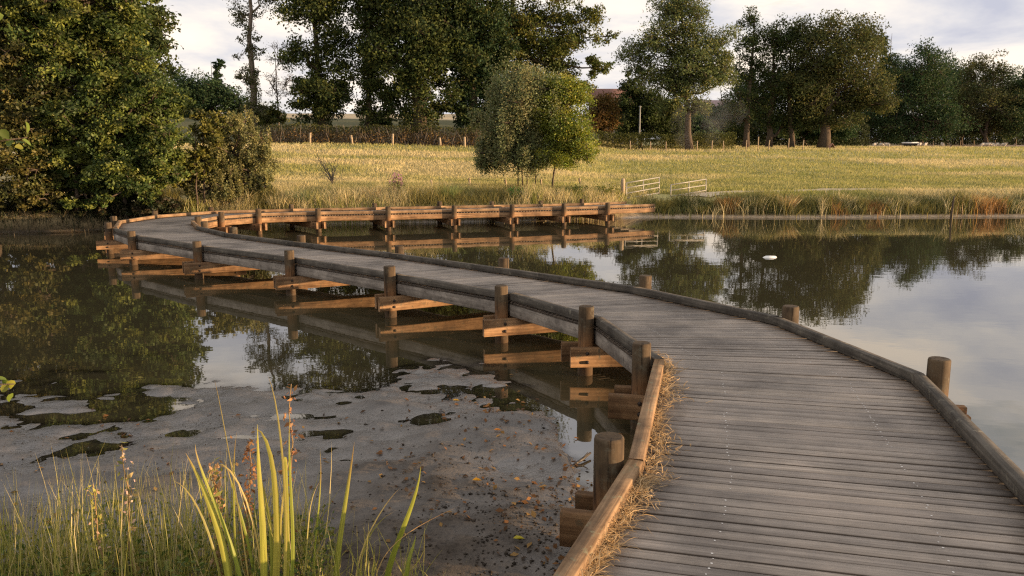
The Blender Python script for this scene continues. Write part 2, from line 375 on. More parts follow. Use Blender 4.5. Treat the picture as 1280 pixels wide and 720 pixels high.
def gz(x, y): return float(terrain(np.array([x]), np.array([y]))[0])

def axis(parts):
    v = []
    for a, b, s in parts: v += list(np.arange(a, b - 1e-6, s))
    return np.array(v + [parts[-1][1]])
gx = axis([(-700, -200, 50), (-200, -60, 7), (-60, -16, 1.1), (-16, -6.5, .3), (-6.5, 1.4, .045), (1.4, 6, .2), (6, 30, .5), (30, 70, 1.1), (70, 200, 7), (200, 700, 50)])
gy = axis([(-120, -12, 9), (-12, 1.5, .5), (1.5, 3.4, .12), (3.4, 8.6, .04), (8.6, 16, .3), (16, 34, .2), (34, 70, .7), (70, 150, 1.6), (150, 700, 25)])
GX, GY = np.meshgrid(gx, gy)
GZ = terrain(GX, GY)
def ground_colour(X, Y, Z):
    yf = np.interp(X, _far[:, 0], _far[:, 1]); yn = np.interp(X, _nx, _ny); df = Y - yf; s = Y - yn
    g = fbm(X / 10, Y / 4.2, 41, 4); g2 = fbm(X / 1.5, Y / 1.2, 43, 3)
    dry = np.array([.58, .47, .26]); grn = np.array([.34, .33, .13]); stub = np.array([.5, .4, .25])
    a = X / np.maximum(Y, 20)
    fg = np.clip((g - .44) * 6 + .5 * sstep(-.05, .1, a), 0, 1) * .75
    c = dry + (grn - dry) * (fg * (.6 + .8 * g2))[..., None]
    c = c * (1 + (g2 - .5) * .35)[..., None]
    # left, beyond the hedge: pasture painted dark as grass in shadow, then pale stubble; right: bare grazed ground round the sheep
    lf = sstep(.1, .02, a)
    c = np.where((lf > .5)[..., None] & (Y > 66.5)[..., None] & (Y < 101)[..., None], np.array([.1, .1, .045]), c)
    c = np.where((lf > .5)[..., None] & (Y >= 101)[..., None], stub, c)
    bare = sstep(.42, .5, a) * sstep(112, 120, Y) * sstep(190, 170, Y)
    c = c + (np.array([.4, .3, .23]) - c) * bare[..., None]
    c = np.where((a > .1)[..., None] & (Y > 175)[..., None], np.array([.08, .09, .035]), c)
    soil = np.array([.12, .088, .055]) * (1 - .55 * sstep(-9, -11, X))[..., None]; k = sstep(1.4, .2, df); c = c + (soil - c) * k[..., None]  # soil darkened on the left, painting the shade under the alders
    shelf = (sstep(-.4, .1, df) * sstep(.75, .3, df) * sstep(2, 4, X))[..., None]; c = c + (np.array([.24, .19, .125]) - c) * shelf
    mud = np.array([.06, .053, .047]) * (1 + (fbm(X * 2, Y * 2, 51, 4) - .5) * .9 + (fbm(X * 9, Y * 9, 53, 3) - .5) * .8)[..., None]
    dryer = sstep(.6, 2.4, -s)[..., None]; mud = mud + (np.array([.075, .062, .05]) - mud) * dryer * .7
    return np.where((Y < 14)[..., None], mud, c)
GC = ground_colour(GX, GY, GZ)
def groundmat():
    m, nt, out = newmat('ground'); L = nt.links.new
    a = N(nt, 'ShaderNodeAttribute', attribute_name='tint'); geo = N(nt, 'ShaderNodeNewGeometry')
    n1 = N(nt, 'ShaderNodeTexNoise', inp={'Scale': 5, 'Detail': 10, 'Roughness': .7}); L(geo.outputs['Position'], n1.inputs['Vector'])
    r = ramp(nt, [(.32, (.5, .47, .44)), (.52, (1, 1, 1)), (.7, (1.5, 1.45, 1.38))], n1.outputs[0])
    c = mixc(nt, a.outputs['Color'], r.outputs[0], 1, 'MULTIPLY')
    n5 = N(nt, 'ShaderNodeTexNoise', inp={'Scale': 38, 'Detail': 5, 'Roughness': .7}); L(geo.outputs['Position'], n5.inputs['Vector'])
    r5 = ramp(nt, [(.34, (.35, .33, .31)), (.46, (1, 1, 1)), (.62, (1.15, 1.13, 1.1))], n5.outputs[0]); c = mixc(nt, c, r5.outputs[0], .8, 'MULTIPLY')
    sx = N(nt, 'ShaderNodeSeparateXYZ'); L(geo.outputs['Position'], sx.inputs[0])
    # wet mud near the water level is glossy, everything higher is matt
    wet = N(nt, 'ShaderNodeMapRange', inp={1: WZ + .006, 2: WZ + .085, 3: 1, 4: 0}); L(sx.outputs[2], wet.inputs[0])
    ro = N(nt, 'ShaderNodeMapRange', inp={1: 0, 2: 1, 3: .9, 4: .12}); L(wet.outputs[0], ro.inputs[0])
    n2 = N(nt, 'ShaderNodeMath', operation='MULTIPLY_ADD', inp={1: .4}); L(n1.outputs[0], n2.inputs[0]); 
    sb = N(nt, 'ShaderNodeMath', operation='SUBTRACT', inp={1: .12}); L(ro.outputs[0], sb.inputs[0]); L(sb.outputs[0], n2.inputs[2])
    sp = N(nt, 'ShaderNodeMapRange', inp={1: 0, 2: 1, 3: .1, 4: .85}); L(wet.outputs[0], sp.inputs[0])
    p = N(nt, 'ShaderNodeBsdfPrincipled', inp={'IOR': 1.8}); L(c, p.inputs['Base Color']); L(n2.outputs[0], p.inputs['Roughness']); L(sp.outputs[0], p.inputs['Specular IOR Level'])
    n3 = N(nt, 'ShaderNodeTexNoise', inp={'Scale': 22, 'Detail': 8, 'Roughness': .68}); L(geo.outputs['Position'], n3.inputs['Vector'])
    b = N(nt, 'ShaderNodeBump', inp={'Strength': .6, 'Distance': .03}); L(n3.outputs[0], b.inputs['Height']); L(b.outputs[0], p.inputs['Normal'])
    L(p.outputs[0], out.inputs[0]); return m
M['ground'] = groundmat()
ny_, nx_ = GX.shape
ii = np.arange(ny_ * nx_).reshape(ny_, nx_)
gq = np.stack([ii[:-1, :-1], ii[:-1, 1:], ii[1:, 1:], ii[1:, :-1]], -1).reshape(-1, 4)
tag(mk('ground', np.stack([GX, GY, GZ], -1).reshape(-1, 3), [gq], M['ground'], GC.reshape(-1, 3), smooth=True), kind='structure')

def watermat():
    m, nt, out = newmat('water'); L = nt.links.new
    p = N(nt, 'ShaderNodeBsdfPrincipled', inp={'Base Color': (.05, .042, .022, 1), 'Roughness': .015, 'IOR': 3.1, 'Specular IOR Level': .5})
    geo = N(nt, 'ShaderNodeNewGeometry')
    mp = N(nt, 'ShaderNodeMapping'); mp.inputs['Scale'].default_value = (1, 1.6, 1); L(geo.outputs['Position'], mp.inputs[0])
    n = N(nt, 'ShaderNodeTexNoise', inp={'Scale': 1.5, 'Detail': 3, 'Roughness': .5}); L(mp.outputs[0], n.inputs['Vector'])
    b = N(nt, 'ShaderNodeBump', inp={'Strength': .022, 'Distance': .05}); L(n.outputs[0], b.inputs['Height']); L(b.outputs[0], p.inputs['Normal'])
    fr = N(nt, 'ShaderNodeFresnel', inp={'IOR': 1.8}); gl = N(nt, 'ShaderNodeBsdfGlossy', inp={'Roughness': .03}); tr = N(nt, 'ShaderNodeBsdfTransparent', inp={'Color': (.8, .76, .68, 1)})
    L(b.outputs[0], fr.inputs['Normal']); L(b.outputs[0], gl.inputs['Normal'])
    m1 = N(nt, 'ShaderNodeMixShader'); L(fr.outputs[0], m1.inputs[0]); L(tr.outputs[0], m1.inputs[1]); L(gl.outputs[0], m1.inputs[2])
    a = N(nt, 'ShaderNodeAttribute', attribute_name='tint'); se = N(nt, 'ShaderNodeSeparateColor'); L(a.outputs['Color'], se.inputs[0])      # red = how deep the water stands
    m2 = N(nt, 'ShaderNodeMixShader'); L(se.outputs[0], m2.inputs[0]); L(m1.outputs[0], m2.inputs[1]); L(p.outputs[0], m2.inputs[2])
    L(m2.outputs[0], out.inputs[0]); return m
M['water'] = watermat()
wy = np.concatenate([[-3.5], gy[(gy > -3.4) & (gy < 47)], [48]]); wx = np.concatenate([[-200], gx[(gx > -199) & (gx < 199)], [200]])
WX, WY = np.meshgrid(wx, wy); WD = np.clip(WZ - terrain(WX, WY), 0, 1); op = 1 - np.exp(-WD / .022)
iw = np.arange(WX.size).reshape(WX.shape); wq = np.stack([iw[:-1, :-1], iw[:-1, 1:], iw[1:, 1:], iw[1:, :-1]], -1).reshape(-1, 4)
tag(mk('water', np.stack([WX, WY, np.full(WX.shape, WZ)], -1).reshape(-1, 3), [wq], M['water'], np.stack([op] * 3, -1).reshape(-1, 3)), kind='structure')

# the pale footpath across the meadow
pp = np.array([(6.9, 29.6), (7.7, 30.4), (9.5, 31.3), (13, 32.2), (20, 32.8), (30, 33.6), (45, 35.5), (70, 39), (110, 44)])
tt = np.linspace(0, 1, 120); kk = np.linspace(0, 1, len(pp))
pc = np.stack([np.interp(tt, kk, pp[:, 0]), np.interp(tt, kk, pp[:, 1])], 1)
pd = np.gradient(pc, axis=0); pd /= np.linalg.norm(pd, axis=1)[:, None]; pn = np.stack([-pd[:, 1], pd[:, 0]], 1)
PV = []
for w in (-.75, -.25, .25, .75):
    q = pc + pn * w * (1 + .25 * (vnoise(tt * 40, tt * 0 + w * 9, 3) - .5))[:, None]
    PV.append(np.stack([q[:, 0], q[:, 1], terrain(q[:, 0], q[:, 1]) + .035], 1))
PV = np.stack(PV, 1).reshape(-1, 3); pq = []
for i in range(119):
    for j in range(3): pq.append((i * 4 + j, (i + 1) * 4 + j, (i + 1) * 4 + j + 1, i * 4 + j + 1))
M['path'] = plainmat('path_dust', (.42, .34, .24), (.6, .5, .36), 2, .95, .4, 12, .1)
tag(mk('path', PV, [np.array(pq)], M['path'], smooth=True), kind='structure')

# ------------------------------------------------------------------ boardwalk
walk = empty('boardwalk', (BL[2][0], BL[2][1], WZ - .4))
tag(walk, 'weathered timber boardwalk curving across the pond on round posts', 'boardwalk')
def edge_pts(off):
    u = BR - BL; L = np.linalg.norm(u, axis=1)[:, None]; u = u / L
    return BL + u * off, BR - u * off
EL, ER = edge_pts(.085)
V = []; Q = []; UV = []; C = []; FM = []
scV = []; pid = 0
for i in range(len(BENTS) - 1):
    a0, a1, b0, b1 = EL[i], EL[i + 1], ER[i], ER[i + 1]
    ln = .5 * (np.linalg.norm(a1 - a0) + np.linalg.norm(b1 - b0)); n = max(3, int(round(ln / .086)))
    for k in range(n):
        g = .0056 / ln
        t0, t1 = k / n + g * .9, (k + 1) / n - g * .9
        zoff = random.uniform(-.002, .002); rows = 6; base = len(V)
        tl = random.uniform(-.0015, .0015)
        for (t, dz, e) in ((t0, -.006, 0), (t0 + .005 / ln, 0, 0), (t1 - .005 / ln, 0, 1), (t1, -.006, 1)):
            for r in range(rows + 1):
                s_ = r / rows
                p = (a0 + (a1 - a0) * t) * (1 - s_) + (b0 + (b1 - b0) * t) * s_
                V.append((p[0], p[1], zoff + dz + (tl if e else -tl)))
                d = min(s_, 1 - s_); C.append((max(1 - min(1, d / .33), 1.0 if dz < 0 else 0), 0, 0))  # board edges darkened: groove dirt and painted shading of the gaps
        W = 2.0; off = random.random() * 40
        for q in range(3):
            for r in range(rows):
                v0 = base + q * (rows + 1) + r
                Q.append((v0, v0 + 1, v0 + rows + 2, v0 + rows + 1))
                vv = [0, .004, .076, .08]
                UV += [(off + r / rows * W, vv[q]), (off + (r + 1) / rows * W, vv[q]), (off + (r + 1) / rows * W, vv[q + 1]), (off + r / rows * W, vv[q + 1])]
        nb = len(V)                                           # sides down to the underside
        for t in (t0, t1):
            for s_ in (0, 1):
                p = (a0 + (a1 - a0) * t) * (1 - s_) + (b0 + (b1 - b0) * t) * s_
                V.append((p[0], p[1], -.03)); C.append((.9, 0, 0))
        tl0, tr0, tl1, tr1 = base, base + rows, base + 3 * (rows + 1), base + 3 * (rows + 1) + rows
        for qd in ((nb, nb + 1, tr0, tl0), (nb + 3, nb + 2, tl1, tr1), (nb + 1, nb + 3, tr1, tr0), (nb + 2, nb, tl0, tl1), (nb, nb + 2, nb + 3, nb + 1)):
            Q.append(qd); UV += [(off, 0), (off + W, 0), (off + W, .03), (off, .03)]
        if i < 8:
            for s_ in (.27, .73):
                for tq in (.25, .75):
                    if random.random() < .35: continue
                    p = (a0 + (a1 - a0) * (t0 + (t1 - t0) * tq)) * (1 - s_) + (b0 + (b1 - b0) * (t0 + (t1 - t0) * tq)) * s_
                    scV.append((p[0] + random.uniform(-.01, .01), p[1] + random.uniform(-.006, .006), zoff + .0016))
FM = [0] * len(Q); Qs = list(Q)
sq = []
for p in scV:
    b = len(V); r = random.uniform(.0035, .0062)
    for k in range(6):
        V.append((p[0] + r * math.cos(k * math.pi / 3), p[1] + r * math.sin(k * math.pi / 3), p[2])); C.append((0, 0, 0))
    sq.append(tuple(range(b, b + 6)))
UV += [(0, 0)] * (6 * len(sq)); FM += [1] * len(sq)
mk('deck', np.array(V) - np.array(walk.location), [np.array(Q), np.array(sq)], [M['deck'], M['screw']], np.array(C), np.array(UV), walk, fmat=FM)

def bolts(pts, nrm, parent):
    for p in pts:
        mb = MB(); p = np.array(p); mb.tube([p - nrm * .004, p + nrm * .012], [.019, .016], 8); mb.build('bolt', M['iron'], parent)
def sub(o): return o
for i, (Lp, Rp) in enumerate(BENTS):
    Lp = np.array(Lp); Rp = np.array(Rp); u = Rp - Lp; W = np.linalg.norm(u); u /= W; tn = np.array([-u[1], u[0]])   # tn points along the walk, away from the camera
    for side, P in (('l', Lp), ('r', Rp)):
        if i == len(BENTS) - 1: break
        mb = MB(); top = .2 + random.uniform(-.02, .02); r = .077 * random.uniform(.95, 1.05); jx = random.uniform(-.012, .012)
        if i == 3 and side == 'l': top = .2; r = .08
        zs = [WZ - .7, -.3, 0, top - .015, top - .004, top]; rr = [r * 1.02, r, r, r * .99, r * .95, r * .84]
        mb.tube([(P[0] + jx * (z - WZ) * .5, P[1], z) for z in zs], rr, 16)
        o = mb.build('post', M['post'], walk, smooth=False, uv=True)
        me = o.data; sm = [len(p.vertices) == 4 for p in me.polygons]; me.polygons.foreach_set('use_smooth', sm)
    if i >= len(BENTS) - 1: continue
    ext = .2
    for sg in (-1, 1):
        off = tn * sg * (.077 + .037)
        e0 = ext + random.uniform(-.04, .05); e1 = ext + random.uniform(-.04, .05)
        mb = MB(); mb.beam(Lp - u * e0 + off, Rp + u * e1 + off, .072, -.372, -.182)
        bo = mb.build('cross_beam', M['beam'], walk, uv=True)
        nr = np.array([tn[0] * sg, tn[1] * sg, 0]); pts = []
        for P in (Lp, Rp):
            for z in (-.235, -.32):
                q = P + off + tn * sg * .037; pts.append((q[0], q[1], z))
        bolts(pts, nr, bo)
for i in range(len(BENTS) - 1):
    u0 = BR[i] - BL[i]; u0 /= np.linalg.norm(u0); u1 = BR[i + 1] - BL[i + 1]; u1 /= np.linalg.norm(u1)
    for side in ('l', 'r'):
        A, B, s = (BL[i], BL[i + 1], 1) if side == 'l' else (BR[i], BR[i + 1], -1)
        dd = (B - A) / np.linalg.norm(B - A) * .004
        mb = MB(); mb.beam(A + u0 * s * .137 + dd, B + u1 * s * .137 - dd, .08, .006, .086 + random.uniform(-.005, .006), bev=.005)
        mb.build('kerb_rail', M['kerb_sunlit'] if (i < 4 and side == 'l') or 11 <= i else M['kerb'], walk, uv=True)
        mb = MB(); mb.beam(A + u0 * s * .128 + dd, B + u1 * s * .128 - dd, .066, -.176, -.034)
        mb.build('joist', M['beam'] if i >= 12 and side == 'r' else M['joist'], walk, uv=True)
    for f in (.36, .64):
        mb = MB(); mb.beam(BL[i] * (1 - f) + BR[i] * f, BL[i + 1] * (1 - f) + BR[i + 1] * f, .06, -.176, -.034)
        mb.build('joist', M['joist'], walk, uv=True)

# dry grass clippings lodged against the kerb
mb = MB(); n = 2500
seg = rng.choice(4, n, p=[.1, .42, .38, .1]); t = rng.random(n)
base = []
for q in range(n):
    i = [2, 3, 3, 4][seg[q]] if seg[q] != 1 else 3
    tq = t[q] if seg[q] in (1, 2) else t[q]
    if seg[q] == 3: tq = t[q] * .25
    if seg[q] == 1: i = 2; tq = .2 + t[q] * .8
    A = EL[i] * (1 - tq) + EL[i + 1] * tq; Bp = ER[i] * (1 - tq) + ER[i + 1] * tq
    u = (Bp - A) / np.linalg.norm(Bp - A); wob = .045 + .11 * vnoise(np.array([A[1] * 3.1]), np.array([.3]), 4)[0]
    wob *= .25 + 1.3 * vnoise(np.array([A[1] * 6.3]), np.array([2.7]), 14)[0] ** 1.5
    base.append(A + u * (.1 + abs(rng.normal()) * wob * .6))
base = np.array(base); ang = rng.uniform(0, 6.28, n); ln = rng.uniform(.03, .11, n)
B3 = np.column_stack([base, rng.random(n) ** 2 * .05 + .004]); T3 = B3 + np.column_stack([np.cos(ang) * ln, np.sin(ang) * ln, rng.uniform(-.012, .035, n)]); T3[:, 2] = np.maximum(T3[:, 2], .006)
cc = np.array([.46, .33, .18]) * rng.uniform(.55, 1.25, n)[:, None]
bend = np.column_stack([rng.normal(size=n) * .02, rng.normal(size=n) * .02, rng.random(n) * .03])
mb.blades(B3, T3, bend, rng.uniform(.0025, .006, n), cc, cc * 1.1, 3)
tag(mb.build('dry_grass', M['dry']), 'straw coloured dead grass lodged against the inside of the kerb rail', 'dry grass', kind='stuff')

# ------------------------------------------------------------------ vegetation
def curve(a, b, n=5, sag=0, jit=0):
    a = np.asarray(a, float); b = np.asarray(b, float); t = np.linspace(0, 1, n)[:, None]
    p = a + (b - a) * t; p[:, 2] += sag * (4 * t * (1 - t))[:, 0]
    if jit: p[1:-1] += rng.normal(size=(n - 2, 3)) * jit
    return p
def pick(cols, n): 
    cols = np.asarray(cols, float); return cols[rng.integers(0, len(cols), n)]

def tree(name, label, cat, Y, base_px, lobes, cols, n=16000, leaf=.26, tr=.35, bark='bark', mat='leaf_far', shell=.4, group=None,
         trunks=None, top=None, up=.35, puff=.62, subs=16, twig=True, ivy=None, tilt=0, sparse=1.0, dz=0, depth=.85, streak=0, var=.3):
    """lobes: (px, py, rx, ry[, dY]) in photo pixels at distance Y; converted into metres round the trunk"""
    trunks = trunks or [base_px]
    bx = at(trunks[0], HOR, Y)[0]; bz = gz(bx, Y) + dz
    root = empty(name, (bx, Y, bz)); tag(root, label, cat, group)
    mpp = Y / FPX * 1.06
    if mat == 'leaf_far': n = int(n * 1.7); tr *= .72
    lob = []
    for l in lobes:
        c = at(l[0], l[1], Y); dY = l[4] if len(l) > 4 else rng.uniform(-.3, .3) * l[2] * mpp
        lob.append((np.array([c[0], Y + dY, c[2]]), l[2] * mpp, l[3] * mpp))
    wd = MB(); cr = MB()
    topz = max(c[2] + rz * .6 for c, rx, rz in lob)
    for k, tp in enumerate(trunks):
        x0 = at(tp, HOR, Y)[0]; yy = Y + (0 if k == 0 else rng.uniform(-.4, .4)); z0 = gz(x0, yy)
        tx = at(top if top is not None else lobes[0][0], HOR, Y)[0]
        if len(trunks) > 1: tx = x0 + (tx - x0) * .3
        P = curve((x0, yy, z0 - .3), (tx + tilt, yy, topz if k == 0 else topz * .8), 9, 0, tr * .35)
        P[:, 2] = np.sort(P[:, 2]); hh = np.linspace(0, 1, 9)
        R = tr * (1 - hh * .86) * (1 + .45 * np.exp(-hh * 14))
        wd.tube(P, R, 9)
        if k == 0: TP, TR = P, R
    for c, rx, rz in lob:
        j = int(np.clip(np.searchsorted(TP[:, 2], c[2] - rz * .9), 1, 7)); s0 = TP[j]
        lp = curve(s0, c, 6, -.06 * np.linalg.norm(c - s0), rx * .07)
        r0 = min(TR[j] * .7, .05 + .05 * rx); wd.tube(lp, np.linspace(r0, r0 * .35, 6), 6)
    vol = np.array([rx * rx * rz for _, rx, rz in lob]) ** .75; vol = vol / vol.sum()
    for (c, rx, rz), v in zip(lob, vol):
        ns = max(5, int(subs * (v * len(lob)) ** .3)); nl = int(n * v)
        if mat == 'leaf': pass
        d = rng.normal(size=(ns, 3)); d /= np.linalg.norm(d, axis=1)[:, None]; d[:, 2] = np.where(d[:, 2] < -.8, -d[:, 2] * .4, d[:, 2])
        rad = rng.uniform(shell, .92, ns)[:, None]
        sc_ = c + d * rad * np.array([rx, rx * depth, rz]); sc_[0] = c
        sr = rng.uniform(.3, .5, ns) * min(rx, rz * 1.1)
        for q in range(ns):
            npf = 13; e = rng.normal(size=(npf, 3)); e /= np.linalg.norm(e, axis=1)[:, None]
            pf = sc_[q] + e * rng.uniform(.35, 1.0, npf)[:, None] * sr[q] * np.array([1.1, 1.1, .85])
            if twig:
                wd.tube(curve(c, sc_[q], 4, 0, .05 * rx), np.array([.035, .026, .018, .012]) * (1 + rx * .25), 4, cap=False)
                for z in range(0, npf, 2): wd.tube(np.stack([sc_[q], pf[z]]), np.array([.014, .006]) * (1 + rx * .2), 3, cap=False)
            m_ = max(3, int(nl / ns / npf)); keep = rng.random(npf) < sparse
            pf = pf[keep]; k_ = len(pf)
            if not k_: continue
            g = rng.normal(size=(k_, m_, 3)); g = g / np.linalg.norm(g, axis=2)[..., None] * rng.random((k_, m_, 1)) ** .45 * 1.25; pr = puff * sr[q]
            if streak: P_ = pf[:, None] + g * np.array([pr * .45, pr * .45, pr * 1.3])
            else: P_ = pf[:, None] + g * np.array([pr, pr, pr * .6])
            cb = pick(cols, k_) * rng.uniform(1 - var, 1 + var, (k_, 1))
            cl = np.repeat(cb, m_, 0) * rng.uniform(.75, 1.25, (k_ * m_, 1))
            cr.leaves(P_.reshape(-1, 3), leaf, cl, up)
    if ivy:
        z1, r1, ni, icol = ivy; h = rng.random(ni); idx = np.clip((h * 8 * z1), 0, 7.99); j = idx.astype(int); f = (idx - j)[:, None]
        P_ = TP[j] * (1 - f) + TP[j + 1] * f; a = rng.uniform(0, 6.28, ni); rr = (TR[j] + r1 * rng.random(ni) ** .6 * (1.1 - .5 * h))
        P_ = P_ + np.stack([np.cos(a) * rr, np.sin(a) * rr, rng.normal(size=ni) * .15], 1)
        iv = MB(); iv.leaves(P_, leaf * .8, pick(icol, ni) * rng.uniform(.6, 1.3, (ni, 1)), .1); iv.build('ivy', M[mat], root)
    wd.build('trunk', M[bark], root, smooth=True)
    cr.build('crown', M[mat], root)
    return root

G_DARK = [(0.041, 0.061, 0.018), (0.053, 0.071, 0.023), (0.07, 0.08, 0.023), (0.035, 0.054, 0.021)]
G_OLIVE = [(0.102, 0.116, 0.029), (0.079, 0.099, 0.026), (0.132, 0.13, 0.032), (0.061, 0.083, 0.024)]
G_GOLD = [(0.141, 0.16, 0.033), (0.103, 0.134, 0.031), (0.079, 0.114, 0.028), (0.16, 0.178, 0.039), (0.056, 0.09, 0.022)]
G_WILL = [(0.18, 0.19, 0.086), (0.15, 0.175, 0.071), (0.226, 0.207, 0.086), (0.12, 0.151, 0.064)]
G_FRESH = [(0.216, 0.236, 0.035), (0.159, 0.199, 0.032), (0.25, 0.248, 0.04), (0.113, 0.161, 0.03)]
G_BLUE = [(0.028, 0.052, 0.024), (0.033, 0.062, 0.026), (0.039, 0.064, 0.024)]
G_RUST = [(.12, .075, .025), (.09, .07, .022), (.15, .085, .03)]
G_IVY = [(0.05, 0.07, 0.02), (0.076, 0.076, 0.022), (0.042, 0.054, 0.018)]

# trees at the pond's edge
tree('alder_tree', 'bushy alder with golden green leaves overhanging the water beside the boardwalk bend', 'tree', 22.6, 120,
     [(138, 60, 62, 55), (115, 130, 70, 50), (175, 140, 55, 45), (120, 210, 66, 40), (165, 205, 52, 36), (195, 175, 36, 32), (130, 5, 60, 50), (70, 190, 45, 45), (90, 60, 60, 60), (150, -70, 70, 60), (100, -140, 60, 50), (60, 236, 34, 24), (110, 240, 40, 22), (160, 238, 40, 22), (200, 218, 24, 26), (80, 225, 40, 24), (140, 222, 40, 24)],
     G_GOLD + [(.06, .085, .022), (.045, .07, .02)], n=160000, leaf=.098, tr=.06, mat='leaf', shell=.62, trunks=[110, 95, 135, 150], puff=.4, subs=19, var=.55)
tree('alder_tree', 'broad alder hanging low over the water, outermost on the pond bank', 'tree', 21.8, -20,
     [(20, 40, 60, 60), (30, 125, 52, 48), (10, 200, 60, 40), (40, 215, 36, 30), (-70, 120, 70, 80), (-60, 20, 80, 70), (0, -70, 80, 60), (-80, 205, 60, 40), (40, -110, 70, 60), (10, 238, 40, 24), (45, 240, 34, 22), (-40, 238, 50, 26)],
     [(.12, .105, .028), (.085, .09, .025), (.06, .068, .02), (.1, .095, .03)], n=110000, leaf=.1, tr=.07, mat='leaf', shell=.62, trunks=[-15, -40], puff=.4, subs=18, var=.55)
tree('ash_tree', 'tall dark ash rising behind the golden pond edge alders', 'tree', 33, 95,
     [(150, 20, 60, 50), (180, 75, 32, 32), (182, 15, 30, 30), (110, 70, 70, 60), (60, 20, 90, 70), (90, 140, 90, 50), (175, -50, 50, 40), (40, 130, 90, 70), (120, -110, 90, 60), (-60, 60, 90, 90), (200, 120, 26, 34)],
     G_DARK, n=42000, leaf=.18, tr=.3, shell=.5)
tree('willow_bush', 'dense grey brown willow bush behind the boardwalk bend', 'bush', 24.8, 285,
     [(290, 195, 44, 42), (262, 200, 34, 40), (300, 160, 30, 24), (315, 215, 30, 34), (270, 232, 36, 28), (298, 240, 30, 24), (325, 235, 20, 24)],
     [(.19, .185, .075), (.155, .155, .06), (.21, .195, .07), (.12, .13, .05)], n=36000, leaf=.07, tr=.05, mat='leaf', trunks=[285, 275, 297, 268], up=.1, puff=.38, streak=1, subs=13)
tree('alder_sapling', 'yellow green alder sapling leaning against the grey brown willow bush', 'sapling', 24.0, 250,
     [(262, 165, 22, 26), (250, 195, 22, 26), (240, 225, 22, 22), (268, 150, 14, 14), (226, 205, 18, 20)],
     [(.17, .16, .035), (.13, .13, .03), (.09, .1, .025)], n=9000, leaf=.1, tr=.04, mat='leaf', trunks=[252, 244], puff=.32)
tree('willow_tree', 'rounded grey green willow with fine upright twigs on the far bank', 'tree', 28.6, 655,
     [(655, 140, 52, 46), (625, 165, 34, 44), (660, 118, 40, 24), (640, 195, 44, 24), (612, 190, 22, 24), (690, 150, 22, 45), (640, 120, 26, 22), (670, 190, 26, 24), (640, 97, 9, 14), (672, 96, 9, 13), (655, 93, 10, 12), (618, 116, 10, 16), (598, 150, 12, 22), (604, 205, 14, 12), (690, 108, 9, 14)],
     G_WILL, n=100000, leaf=.07, tr=.03, mat='leaf', trunks=[653, 647, 671, 660], up=-.1, puff=.75, streak=1, subs=26, var=.2)
tree('birch_tree', 'slender yellow green birch beside the grey green willow', 'tree', 28.2, 688,
     [(706, 135, 30, 34), (715, 170, 30, 30), (694, 118, 26, 22), (700, 195, 34, 24), (725, 190, 22, 18), (685, 165, 24, 40), (720, 120, 16, 20)],
     G_FRESH, n=48000, leaf=.075, tr=.04, mat='leaf', trunks=[688], puff=.7, subs=18)

# tall trees along the hedge line
tree('poplar_tree', 'thin bare stemmed poplar with sparse pale leaves at the end of the row', 'tree', 74, 319,
     [(312, 60, 16, 26), (305, 20, 18, 26), (335, -10, 26, 26), (308, 100, 14, 20), (325, -60, 32, 40), (300, -20, 20, 30), (318, 140, 20, 18)],
     [(.075, .085, .035), (.06, .07, .03), (.1, .1, .04)], n=8000, leaf=.2, tr=.5, bark='bark_pale', top=326, sparse=.75, puff=.5, ivy=(.35, .5, 2600, G_OLIVE))
tree('dead_tree', 'small leafless tree between the thin poplar and the ivy clad maple', 'tree', 80, 350,
     [(350, 75, 16, 30), (356, 105, 14, 22), (342, 110, 12, 22)], [(.12, .09, .06)], n=300, leaf=.12, tr=.14, bark='bark_pale', puff=.5, subs=14)
tree('maple_tree', 'dark full maple with ivied trunk behind the brown hedge, beside the small leafless tree', 'tree', 69.5, 402,
     [(400, 25, 40, 40), (385, 70, 30, 34), (420, 70, 24, 34), (395, 115, 40, 28), (415, 130, 26, 20), (385, 135, 22, 18), (400, -50, 50, 50), (375, 5, 28, 28), (430, -10, 30, 36), (400, 143, 30, 16), (430, 120, 16, 22), (378, 110, 18, 24), (400, -110, 56, 50), (400, -165, 40, 34)],
     G_DARK + G_OLIVE[:1], n=32000, leaf=.25, tr=.42, ivy=(.3, .5, 3000, G_IVY))
tree('oak_tree', 'slim upright oak with ivied trunk, between the dark maple and the thickest oak', 'tree', 69.5, 461,
     [(470, 60, 16, 40), (460, 105, 24, 26), (478, 120, 20, 22), (470, 0, 30, 40), (455, 15, 22, 24), (490, -50, 36, 36), (486, 75, 16, 24), (455, 140, 18, 15), (482, 142, 14, 12), (480, -110, 40, 44), (450, 60, 22, 40), (470, 85, 30, 30)],
     G_DARK + G_OLIVE, n=18000, leaf=.25, tr=.4, ivy=(.4, .45, 3500, G_IVY), sparse=.85)
tree('oak_tree', 'biggest oak of the row, its thick trunk wrapped in ivy', 'tree', 69, 521,
     [(525, 30, 56, 46), (500, 75, 36, 38), (555, 70, 34, 36), (520, 110, 40, 26), (560, 120, 24, 24), (490, 125, 20, 18), (520, -50, 70, 50), (480, 5, 40, 40), (570, 0, 40, 40), (504, 142, 22, 15), (545, 142, 24, 15), (530, 85, 40, 30), (520, -120, 70, 50), (520, -180, 50, 36), (500, 40, 50, 40), (545, 40, 50, 44)],
     G_DARK + G_OLIVE[1:2], n=46000, leaf=.27, tr=.85, ivy=(.3, .9, 5200, G_IVY))
